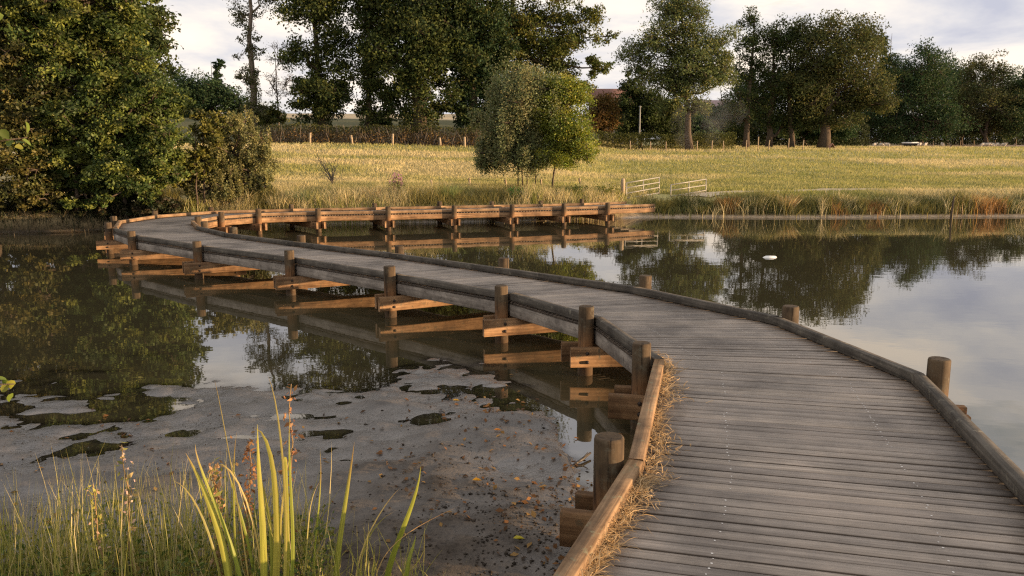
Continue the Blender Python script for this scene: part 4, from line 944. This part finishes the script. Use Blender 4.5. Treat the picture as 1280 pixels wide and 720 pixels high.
TU = [(205, 23.9, .75, 520, OLIVE, 'big arching olive rush tussock between the alder and the boardwalk bend'),
      (288, 24.0, .6, 200, OLIVE, 'small upright rush tussock at the foot of the willow bush'),
      (345, 24.6, .7, 260, STRAW, 'straw coloured tussock just past the willow bush'),
      (372, 25.0, .75, 260, [(.12, .16, .07), (.15, .18, .08)], 'blue green rush tussock behind the boardwalk past the willow bush'),
      (465, 25.9, .7, 260, RUSTG + STRAW, 'reddish straw tussock by the purple flowers'),
      (560, 26.3, .75, 220, [(.22, .26, .09), (.18, .22, .08)], 'pale green iris like tussock behind the boardwalk'),
      (828, 27.9, .75, 320, OLIVE, 'olive tussock at the end of the boardwalk'),
      (880, 27.7, .5, 260, [(.34, .27, .06), (.28, .24, .06)], 'low yellow tussock at the water below the free standing gate'),
      (912, 27.6, .95, 330, RUSTG, 'tall rust brown tussock past the free standing gate'),
      (945, 27.7, .9, 330, OLIVE + STRAW, 'tall straw and olive tussock next to the rust brown one'),
      (985, 27.7, .95, 360, STRAW + RUSTG, 'tallest straw tussock in the middle of the reedy bank'),
      (1075, 27.9, .8, 320, OLIVE, 'olive tussock halfway between the tallest straw tussock and the stake'),
      (1135, 28.0, .8, 330, STRAW, 'pale straw tussock just before the wooden stake'),
      (1222, 28.1, .95, 380, RUSTG + STRAW, 'big rust coloured tussock just past the wooden stake'),
      (1268, 28.4, .6, 300, [(.1, .17, .05), (.14, .2, .06)], 'bright green tussock farthest past the wooden stake')]
for px, Y, h, n, k, lab in TU: tussock(lab, px, Y, h * (.72 if px > 800 else .85), n, k, .18 + .25 * h * .6)
# low leafy plants on the bank
def leafy(label, px, Y, h, n, cols, w=.3, leaf=.08, flower=None, name='leafy_plant'):
    x = at(px, HOR, Y)[0]; z = gz(x, Y); root = empty(name, (x, Y, z)); tag(root, label, 'plant')
    st = MB(); lv = MB(); fl = MB()
    for k in range(9):
        a = rng.uniform(0, 6.28); tip = np.array([x + math.cos(a) * w * rng.uniform(.2, 1), Y + math.sin(a) * w * rng.uniform(.2, 1), z + h * rng.uniform(.6, 1)])
        c = curve((x, Y, z - .05), tip, 5, 0, .02); st.tube(c, [.012, .01, .008, .006, .004], 5)
        q = rng.random((n // 9, 1)) ** .7; P = c[0] + (tip - c[0]) * q + rng.normal(size=(n // 9, 3)) * .07
        lv.leaves(P, leaf, pick(cols, n // 9) * rng.uniform(.7, 1.3, (n // 9, 1)), .4)
        if flower is not None:
            P = tip + rng.normal(size=(40, 3)) * np.array([.025, .025, .1]); fl.leaves(P, .03, np.broadcast_to(np.array(flower), (40, 3)) * rng.uniform(.7, 1.2, (40, 1)), 0)
    st.build('stem', M['bark'], root); lv.build('leaves', M['leaf'], root)
    if flower is not None: fl.build('flower_spike', M['leaf'], root)
leafy('bright green nettle clump at the foot of the willow trunks', 643, 26.6, .45, 700, [(.06, .15, .03), (.08, .18, .035)], .3)
leafy('loosestrife with purple flower spikes behind the boardwalk', 494, 26.2, .85, 420, G_OLIVE, .22, .06, (.42, .12, .36))
leafy('low green bramble on the bank between the birch and the gate post', 722, 27.6, .5, 700, [(.1, .14, .03), (.14, .16, .04)], .4)
leafy('spreading yellow green bramble beside the gate post', 757, 27.8, .5, 900, [(.13, .15, .035), (.17, .17, .045)], .55)
# leafless shrub in the meadow
Y = 30; x = at(413, HOR, Y)[0]; z = gz(x, Y); mb = MB()
mb.tube([(x, Y, z - .1), (x + .02, Y, z + .45)], [.022, .018], 6)
for k in range(22):
    a = rng.uniform(0, 6.28); s0 = (x + .02, Y, z + rng.uniform(.1, .5)); tip = (x + math.cos(a) * rng.uniform(.3, .8), Y + math.sin(a) * .5, z + rng.uniform(.6, 1.45)); c = curve(s0, tip, 5, .03, .03); mb.tube(c, [.012, .01, .008, .006, .004], 4, cap=False)
    for w in range(3):
        p = c[2 + w % 3]; mb.tube(curve(p, p + rng.normal(size=3) * .16 + (0, 0, .14), 3), [.006, .005, .003], 3, cap=False)
tag(mb.build('bare_shrub', M['bark_pale']), 'leafless twiggy shrub in the dry meadow grass', 'shrub')

# ------------------------------------------------------------------ foreground plants
def blade_strip(mb, path, w, c0, c1, fold=.25, brown=None):
    """one broad iris leaf: path (K,3), width w, centre fold"""
    P = np.asarray(path, float); K = len(P); t = np.linspace(0, 1, 14); kk = np.linspace(0, 1, K)
    co = [np.polyfit(kk, P[:, i], min(3, K - 1)) for i in range(3)]; C = np.stack([np.polyval(co[i], t) for i in range(3)], 1)
    tan = np.gradient(C, axis=0); side = np.cross(tan, np.array([.55 + rng.normal() * .35, -.85, .1])); side /= np.linalg.norm(side, axis=1)[:, None]
    nr = np.cross(side, tan); nr /= np.linalg.norm(nr, axis=1)[:, None]
    ww = w * np.clip((1 - t ** 3.2), .02, 1) * (.7 + .3 * np.minimum(1, t * 3))
    K5 = (-.5, -.3, -.1, .1, .3, .5); n5 = 6
    V = np.stack([C + side * ww[:, None] * o_ + nr * ww[:, None] * fold * (.5 - abs(o_)) for o_ in K5], 1).reshape(-1, 3)
    col = np.asarray(c0) + (np.asarray(c1) - np.asarray(c0)) * t[:, None]
    col = np.repeat(col[:, None], n5, 1) * rng.uniform(.7, 1.2, (1, n5, 1)) * rng.uniform(.86, 1.14, (14, n5, 1))
    if brown is not None:
        bf = np.clip((t - rng.uniform(.72, .9)) * 8, 0, 1)[:, None, None] * rng.uniform(.6, 1, (14, n5, 1)); col = col * (1 - bf) + np.array(brown) * bf
    Q = []
    for q in range(13):
        for j in range(n5 - 1): Q.append((q * n5 + j, q * n5 + j + 1, (q + 1) * n5 + j + 1, (q + 1) * n5 + j))
    mb.add(V, Q, None, col.reshape(-1, 3))
def iris(label, Y, blades):
    x0 = at(blades[0][0][0][0], 720, Y)[0]; z0 = gz(x0, Y); root = empty('iris_plant', (x0, Y, z0)); tag(root, label, 'iris')
    for pts, w, c0, c1 in blades:
        P = []
        dY = rng.uniform(-.12, .12)
        b = at(pts[0][0], pts[0][1], Y + dY); P.append((b[0] + (x0 - b[0]) * .3, Y + dY, z0 - .03))
        for k, (a, c) in enumerate(pts): P.append(at(a, c, Y + dY + .03 * k))
        mb = MB(); blade_strip(mb, P, w * .86, c0, c1, brown=(.32, .2, .08) if rng.random() < .75 else None); mb.build('leaf', M['blade'], root, smooth=True)
    return root
YG = (.31, .32, .05); YG2 = (.42, .38, .08); GR = (.17, .22, .04); ST = (.46, .36, .13)
iris('tall yellow green iris clump standing in front of the mud flat', 3.0,
     [([(286, 720), (262, 630), (232, 566)], .035, YG, YG2), ([(330, 720), (326, 620), (322, 530)], .032, YG, YG2), ([(345, 720), (343, 600), (318, 535)], .034, YG2, YG2), ([(358, 720), (357, 600), (360, 590)], .03, YG, YG2),
      ([(300, 720), (265, 620), (244, 555)], .022, GR, YG), ([(357, 700), (352, 560), (335, 470)], .014, YG2, ST), ([(318, 720), (300, 640), (281, 575)], .016, GR, YG), ([(365, 720), (364, 620), (362, 520)], .018, GR, YG), ([(310, 720), (285, 560), (268, 475)], .008, ST, ST), ([(340, 720), (335, 640), (312, 560)], .02, GR, YG2), ([(275, 720), (250, 640), (215, 600)], .012, GR, ST), ([(348, 720), (352, 640), (368, 548)], .012, YG, ST), ([(296, 720), (292, 620), (296, 540)], .013, GR, YG2), ([(325, 720), (305, 600), (270, 590), (258, 640)], .01, ST, ST), ([(380, 720), (386, 650), (401, 600)], .009, GR, ST)])
iris('single broad iris leaf standing upright beside the tall iris clump', 3.2, [([(420, 720), (430, 640), (443, 552)], .032, GR, YG2), ([(392, 720), (398, 640), (400, 565)], .012, GR, YG)])
iris('short green iris with leaves fanning towards the boardwalk', 3.1, [([(484, 720), (508, 650), (526, 583)], .034, GR, YG), ([(508, 720), (514, 690), (520, 668)], .024, GR, YG), ([(445, 720), (470, 650), (500, 610)], .008, ST, ST), ([(470, 720), (505, 670), (575, 632)], .006, ST, (.5, .3, .16)), ([(450, 720), (462, 670), (492, 640)], .008, ST, YG)])

def rushes(label, px0, px1, Y, tops, n, kinds, w=(.003, .008), name='rush_clump'):
    x0 = at((px0 + px1) / 2, 720, Y)[0]; z0 = gz(x0, Y); root = empty(name, (x0, Y, z0)); tag(root, label, 'rushes')
    px = rng.uniform(px0, px1, n); yy = Y + rng.normal(size=n) * .22
    b = np.array([at(p, 720, y) for p, y in zip(px, yy)]); b[:, 2] = terrain(b[:, 0], b[:, 1]) - .03
    tp = rng.uniform(tops[0], tops[1], n) + rng.random(n) * (720 - tops[0]) * .35
    t = np.array([at(p + rng.normal() * 26, q, y) for p, q, y in zip(px, tp, yy)])
    c = pick(kinds, n) * rng.uniform(.7, 1.25, (n, 1)); c1 = c * .6 + np.array(ST) * .5
    m = MB(); m.blades(b, t, rng.normal(size=(n, 3)) * np.array([.06, .04, 0]), rng.uniform(*w, n), c * .8, c1, 5); m.build('foliage', M['blade'], root)
    return root
GRN = [(.19, .23, .05), (.25, .27, .06), (.15, .19, .045), (.31, .3, .08)]
rushes('thin green rushes in the bottom corner of the bank below the overhanging twig', -60, 110, 3.45, (570, 700), 520, GRN + STRAW[:1])
rushes('green and straw rushes between the corner rushes and the willowherb', 70, 230, 3.5, (545, 695), 650, GRN + STRAW[:1])
rushes('tangled rushes around the foot of the tall iris clump', 215, 400, 3.6, (540, 690), 620, GRN + STRAW[:2])
rushes('sparse low rushes between the single iris leaf and the short iris', 380, 530, 3.3, (630, 705), 110, GRN)
# undergrowth on the near bank
mb = MB(); n = 8500; px = rng.uniform(-90, 420, n); yy = rng.uniform(2.7, 3.9, n); b = np.array([at(p, 720, y) for p, y in zip(px, yy)]); b[:, 2] = terrain(b[:, 0], b[:, 1]) + rng.random(n) ** 1.5 * .34 * (.4 + .9 * vnoise(px / 40, yy * 3, 5))
mb.leaves(b, .03, pick([(.08, .12, .025), (.12, .15, .03), (.06, .09, .02), (.17, .16, .04)], n) * rng.uniform(.7, 1.3, (n, 1)), .4)
tag(mb.build('undergrowth', M['leaf']), 'low leafy undergrowth between the rushes on the near bank', 'undergrowth', kind='stuff')
def herb(label, px, top, Y, cols, n, fcol, lean=0, name='willowherb'):
    x = at(px, 720, Y)[0]; z = gz(x, Y); root = empty(name, (x, Y, z)); tag(root, label, 'plant'); tip = at(px + lean, top, Y)
    c = curve((x, Y, z - .03), tip, 9, 0, .008); st = MB(); st.tube(c, np.linspace(.005, .002, 9), 6, c=(1, 1, 1)); st.build('stem', M['stalk'], root)
    lv = MB(); f = rng.random(n); i = np.clip(f * 8, 0, 7.99); j = i.astype(int); P = c[j] + (c[j + 1] - c[j]) * (i - j)[:, None] + rng.normal(size=(n, 3)) * .018
    lv.leaves(P, .035, pick(cols, n) * rng.uniform(.7, 1.3, (n, 1)), .2, .4); lv.build('leaves', M['leaf'], root)
    m = int(n * .7); f = .55 + .45 * rng.random(m); i = np.clip(f * 8, 0, 7.99); j = i.astype(int); P = c[j] + (c[j + 1] - c[j]) * (i - j)[:, None] + rng.normal(size=(m, 3)) * .012
    fl = MB(); fl.leaves(P, .018, pick(fcol, m) * rng.uniform(.8, 1.2, (m, 1)), .2, .7); fl.build('blossom', M['leaf'], root)
M['stalk'] = plainmat('stalk', (.2, .13, .06), (.3, .2, .09), 20, .8, .1, 60, .2)
herb('willowherb stalk with pale pink seed heads among the rushes', 168, 556, 3.2, [(.2, .2, .05), (.3, .22, .08)], 60, [(.5, .34, .28), (.55, .42, .3)], -16)
herb('willowherb stalk leaning over with yellowed leaves', 130, 605, 3.15, [(.3, .28, .06), (.22, .22, .05)], 60, [(.45, .3, .2)], -14)
herb('rusty dead dock stalk behind the tall iris leaves', 305, 555, 3.4, [(.32, .17, .07), (.25, .13, .06)], 90, [(.38, .17, .07), (.3, .13, .06)], 6, 'dock_stalk')
herb('rusty dead dock stalk in the middle of the tall iris clump', 362, 480, 3.35, [(.32, .17, .07), (.25, .13, .06)], 50, [(.38, .17, .07), (.3, .13, .06)], 2, 'dock_stalk')
herb('bushy pinkish brown dock stalk at the side of the iris clump', 275, 580, 3.3, [(.3, .18, .09), (.2, .2, .05)], 130, [(.4, .24, .12), (.33, .18, .09)], -6, 'dock_stalk')

# a hazel just outside the frame whose twigs hang in
Y = 3.3; x = -2.62; z = gz(x, Y); root = empty('hazel_shrub', (x, Y, z)); tag(root, 'hazel twigs with broad yellow green leaves hanging in over the near bank', 'shrub')
st = MB(); lv = MB()
st.tube(curve((x, Y, z - .1), (x - .1, Y, 2.6), 7, 0, .03), np.linspace(.035, .012, 7), 8)
for (px, py, z0, nl) in [(42, 172, 1.5, 12), (10, 165, 1.4, 8), (14, 186, 1.45, 7), (26, 480, .4, 7), (10, 8, 2.0, 5), (6, 470, .45, 4), (8, 495, .4, 3)]:
    tip = at(px - 8, py, Y + .05); c = curve((x - .03, Y, z0), tip, 6, .06, .012); st.tube(c, np.linspace(.009, .0025, 6), 6)
    for k in range(nl):
        f = rng.uniform(.45, 1.0); i = min(4.99, f * 5); j = int(i); p = c[j] + (c[j + 1] - c[j]) * (i - j) + rng.normal(size=3) * .018
        # broad toothed leaf: 8-gon with a fold
        L = rng.uniform(.035, .055); nr = rng.normal(size=3) + np.array([.2, -.7, .9]); nr /= np.linalg.norm(nr); a = np.cross(nr, rng.normal(size=3)); a[2] -= .5; a -= nr * a.dot(nr); a /= np.linalg.norm(a); b_ = np.cross(nr, a)
        prof = [(0, 0), (.2, .3), (.5, .38), (.8, .22), (1, 0)]
        V = [p + a * L * u for u, v in prof] + [p + a * L * u + b_ * L * v + nr * L * .12 for u, v in prof[1:4]] + [p + a * L * u - b_ * L * v + nr * L * .12 for u, v in prof[1:4]]
        col = np.array([.11, .15, .025]) * rng.uniform(.6, 1.5)
        if rng.random() < .4: col = np.array([.24, .24, .04]) * rng.uniform(.7, 1.2)
        lv.add(V, [(1, 2, 6, 5), (2, 3, 7, 6), (2, 1, 8, 9), (3, 2, 9, 10)], [(0, 1, 5), (3, 4, 7), (0, 8, 1), (3, 10, 4)], col)
st.build('stem', M['bark'], root, smooth=True); lv.build('leaves', M['leaf'], root)

# ------------------------------------------------------------------ debris on the mud
mb = MB(); n = 420
pc_ = [(640, 520), (690, 575), (705, 600), (720, 640), (600, 600), (560, 505), (620, 505), (560, 640), (660, 660), (500, 600), (690, 700)]
k = rng.integers(0, len(pc_), n); P = []
for q in range(n):
    if rng.random() < .62: a = pc_[k[q]]; px, py = a[0] + rng.normal() * 22, a[1] + rng.normal() * 22
    else: px, py = rng.uniform(0, 740), rng.uniform(510, 720)
    w = on_plane(px, py, WZ)
    if w[0] > .55: continue
    P.append((w[0], w[1], max(gz(w[0], w[1]), WZ) + .008))
P = np.array(P); cc = pick([(.16, .08, .035), (.1, .06, .035), (.2, .1, .04), (.26, .16, .06), (.07, .05, .035)], len(P)) * rng.uniform(.6, 1.25, (len(P), 1))
mb.leaves(P, .042, cc, 1.6, .6)
n = 2400; px = rng.uniform(0, 745, n); py = rng.uniform(500, 735, n); W3 = np.array([on_plane(a, b, WZ) for a, b in zip(px, py)]); W3[:, 2] = terrain(W3[:, 0], W3[:, 1]) + .004
W3 = W3[(W3[:, 2] > WZ) & (W3[:, 0] < .5)]; W3 = W3[fbm(W3[:, 0] * 1.5, W3[:, 1] * 1.5, 61, 3) > .5]; cc = pick([(.035, .028, .02), (.05, .036, .026), (.08, .05, .03)], len(W3)); mb.leaves(W3, .012, cc, .9, .6)
tag(mb.build('fallen_leaves', M['dry']), 'brown leaf litter and crumbs scattered over the mud flat', 'leaves', kind='stuff')
for px, py, c, lab in [(596, 612, (.5, .26, .03), 'yellow fallen leaf lying in the middle of the mud flat'), (648, 688, (.42, .36, .05), 'yellow green fallen leaf on the mud close to the boardwalk'), (622, 543, (.45, .2, .06), 'orange curled leaf on the wet mud in front of the crossbeams'), (570, 502, (.5, .3, .05), 'ochre leaf at the edge of the mud nearest the water')]:
    w = on_plane(px, py, WZ + .02); z = max(gz(w[0], w[1]), WZ) + .012; L = .06
    V = [(w[0] + L * u, w[1] + L * v, z + h) for u, v, h in [(-.5, 0, .004), (-.2, .3, .012), (.2, .26, .01), (.55, .05, .0), (.2, -.2, .014), (-.2, -.26, .012), (0, .02, 0)]]
    tag(mk('fallen_leaf', V, [np.array([(6, a, (a + 1) % 6) for a in range(6)])], M['dry'], np.tile(np.array(c), (7, 1))), lab, 'leaf', 'single coloured leaves on the mud')
mb = MB(); n = 1700; OC = np.array([(1, 0, 0), (0, 1, 0), (-1, 0, 0), (0, -1, 0), (0, 0, 1), (0, 0, -.6)], float); OT = np.array([(0, 1, 4), (1, 2, 4), (2, 3, 4), (3, 0, 4), (1, 0, 5), (2, 1, 5), (3, 2, 5), (0, 3, 5)])
for q in range(n):
    if q % 3: px, py = 640 + rng.normal() * 75, 655 + rng.normal() * 55
    else: px, py = rng.uniform(0, 740), rng.uniform(520, 725)
    w = on_plane(px, py, WZ)
    if w[0] > .5 or w[1] < 2.6: continue
    z = gz(w[0], w[1])
    if z < WZ + .004 or vnoise(np.array([w[0] * 3.]), np.array([w[1] * 3.]), 88)[0] < .35: continue
    sz = rng.uniform(.003, .009) * (1.9 if rng.random() < .12 else 1)
    mb.add(OC * sz * rng.uniform(.6, 1.4, (6, 3)) * (1, 1, .7) + (w[0], w[1], z + sz * .2), None, OT, np.array([.07, .058, .047]) * rng.uniform(.5, 1.3))
tag(mb.build('mud_crumbs', M['dry']), 'small dark lumps of mud and wood on the drying mud near the boardwalk', 'mud lumps', kind='stuff')
a = on_plane(714, 583, WZ); b = on_plane(738, 571, WZ); mb = MB(); mb.tube([(a[0], a[1], WZ + .0), ((a[0] + b[0]) / 2, (a[1] + b[1]) / 2 - .02, WZ + .02), (b[0], b[1], WZ + .03)], [.009, .012, .008], 7); mb.tube([((a[0] + b[0]) / 2, (a[1] + b[1]) / 2 - .02, WZ + .02), ((a[0] + b[0]) / 2 + .05, (a[1] + b[1]) / 2 + .02, WZ + .06)], [.006, .003], 5)
tag(mb.build('stick', M['stick']), 'short wet stick lying in the water beside the nearest post', 'stick')
a = on_plane(962, 322, WZ); mb = MB();  # small white lump lying at the water level
for u, v, rx, ry, h in [(0, 0, .15, .08, .035), (.1, .03, .07, .05, .03)]:
    th = np.linspace(0, 6.283, 13)[:-1]; V = [(a[0] + u + rx * math.cos(t) * (1 + .12 * math.sin(3 * t)), a[1] + v + ry * math.sin(t) * (1 + .1 * math.cos(2 * t)), WZ - .005) for t in th] + [(a[0] + u + rx * .6 * math.cos(t), a[1] + v + ry * .6 * math.sin(t), WZ + h) for t in th] + [(a[0] + u, a[1] + v, WZ + h * 1.2)]
    mb.add(V, [(i, (i + 1) % 12, 12 + (i + 1) % 12, 12 + i) for i in range(12)], [(24, 12 + i, 12 + (i + 1) % 12) for i in range(12)])
tag(mb.build('floating_scrap', M['white'], smooth=True), 'white scrap floating on the open water', 'foam')

# ------------------------------------------------------------------ air
def volmat(name, dens, col, noise=False, aniso=.2):
    m, nt, out = newmat(name); v = N(nt, 'ShaderNodeVolumePrincipled', inp={'Density': dens, 'Color': (*col, 1), 'Anisotropy': aniso})
    if noise:
        tc = N(nt, 'ShaderNodeTexCoord'); nz = N(nt, 'ShaderNodeTexNoise', inp={'Scale': .45, 'Detail': 3}); nt.links.new(tc.outputs['Object'], nz.inputs['Vector'])
        rr = ramp(nt, [(.42, (0, 0, 0)), (.7, (1, 1, 1))], nz.outputs[0]); mu = N(nt, 'ShaderNodeMath', operation='MULTIPLY', inp={1: dens}); nt.links.new(rr.outputs[0], mu.inputs[0])
        nt.links.new(mu.outputs[0], v.inputs['Density'])
    nt.links.new(v.outputs[0], out.inputs['Volume']); return m
x = at(868, HOR, 81.5)[0]; mb = MB(); zb = gz(x, 81.5)
SV = []; SQ = []
for a, rr in ((0.15, 1.2), (.9, 2.0), (2.2, 2.9), (3.8, 3.2), (5.2, 2.4), (6.2, .9)):          # a drifting lens of bonfire smoke
    for k in range(14): SV.append((x + a * .35 + rr * 1.25 * math.cos(k / 14 * 6.2832), 81.2 + rr * .5 * math.sin(k / 14 * 6.2832), zb + a))
for q in range(5):
    for k in range(14): SQ.append((q * 14 + k, q * 14 + (k + 1) % 14, (q + 1) * 14 + (k + 1) % 14, (q + 1) * 14 + k))
ST_ = [(0, k + 1, k) for k in range(1, 13)] + [(70, 70 + k, 71 + k) for k in range(1, 13)]
mb.add(SV, SQ, ST_)
tag(mb.build('smoke', volmat('bonfire_smoke', .05, (.82, .86, .95), True)), 'thin bluish smoke drifting round the trunk of the airy ash', 'smoke', kind='stuff')

# ------------------------------------------------------------------ light, sky, camera
SUN_EL, SUN_AZ = math.radians(2.4), math.radians(99)          # azimuth clockwise from +Y (the view direction)
S = Vector((math.sin(SUN_AZ) * math.cos(SUN_EL), math.cos(SUN_AZ) * math.cos(SUN_EL), math.sin(SUN_EL)))
sun = bpy.data.lights.new('sun', 'SUN'); sun.energy = 5; sun.angle = math.radians(.6); sun.color = (1, .67, .38)
so = bpy.data.objects.new('sun', sun); COL.objects.link(so); so.rotation_euler = S.to_track_quat('Z', 'Y').to_euler(); so.location = (30, -30, 20)
w = bpy.data.worlds.new('World'); sc.world = w; w.use_nodes = True; nt = w.node_tree; nt.nodes.clear(); L = nt.links.new
out = N(nt, 'ShaderNodeOutputWorld'); sky = N(nt, 'ShaderNodeTexSky', sky_type='NISHITA', sun_disc=False, sun_elevation=SUN_EL, sun_rotation=SUN_AZ, air_density=1.0, dust_density=1.5, ozone_density=1.5)
b1 = N(nt, 'ShaderNodeBackground', inp={'Strength': .15}); L(sky.outputs[0], b1.inputs[0])
tc = N(nt, 'ShaderNodeTexCoord'); sx = N(nt, 'ShaderNodeSeparateXYZ'); L(tc.outputs['Generated'], sx.inputs[0])
zz_ = N(nt, 'ShaderNodeMath', operation='MAXIMUM', inp={1: 0.0}); L(sx.outputs[2], zz_.inputs[0]); za = N(nt, 'ShaderNodeMath', operation='ADD', inp={1: .16}); L(zz_.outputs[0], za.inputs[0])
dx = N(nt, 'ShaderNodeMath', operation='DIVIDE'); L(sx.outputs[0], dx.inputs[0]); L(za.outputs[0], dx.inputs[1])
dy = N(nt, 'ShaderNodeMath', operation='DIVIDE'); L(sx.outputs[1], dy.inputs[0]); L(za.outputs[0], dy.inputs[1])
cb = N(nt, 'ShaderNodeCombineXYZ'); L(dx.outputs[0], cb.inputs[0]); L(dy.outputs[0], cb.inputs[1])
n1 = N(nt, 'ShaderNodeTexNoise', inp={'Scale': .95, 'Detail': 8, 'Roughness': .56, 'Distortion': .3}); L(cb.outputs[0], n1.inputs['Vector'])
cov = ramp(nt, [(.24, (.0, .0, .0)), (.42, (1, 1, 1))], n1.outputs[0])
mp = N(nt, 'ShaderNodeMapping'); mp.inputs['Location'].default_value = (3.3, 1.7, 0); L(cb.outputs[0], mp.inputs[0])
n2 = N(nt, 'ShaderNodeTexNoise', inp={'Scale': 1.3, 'Detail': 7, 'Roughness': .58, 'Distortion': .25}); L(mp.outputs[0], n2.inputs['Vector'])
cc_ = ramp(nt, [(.3, (.47, .48, .56)), (.42, (.61, .6, .63)), (.52, (.78, .73, .69)), (.65, (1.05, .9, .74))], n2.outputs[0])
b2 = N(nt, 'ShaderNodeBackground', inp={'Strength': .6}); L(cc_.outputs[0], b2.inputs[0])
ms = N(nt, 'ShaderNodeMixShader'); L(cov.outputs[0], ms.inputs[0]); L(b1.outputs[0], ms.inputs[1]); L(b2.outputs[0], ms.inputs[2]); L(ms.outputs[0], out.inputs[0])

cam = bpy.data.cameras.new('camera'); co = bpy.data.objects.new('camera', cam); COL.objects.link(co); sc.camera = co
cam.sensor_width = 36; cam.lens = FPX / 1280 * 36; cam.clip_end = 3000; cam.clip_start = .05
co.location = (0, 0, EYE); co.rotation_euler = (math.pi / 2 - PITCH, 0, 0)
vs = sc.view_settings; vs.view_transform = 'Standard'; vs.look = 'None'; vs.exposure = 1.08; vs.gamma = 1; vs.use_curve_mapping = False
cy = sc.cycles; cy.max_bounces = 6; cy.diffuse_bounces = 2; cy.glossy_bounces = 3; cy.transmission_bounces = 3; cy.transparent_max_bounces = 4; cy.caustics_reflective = True; cy.blur_glossy = 1.5; cy.caustics_refractive = False; cy.use_denoising = False; cy.filter_width = 1.25
try: cy.denoiser = 'OPENIMAGEDENOISE'
except Exception: pass
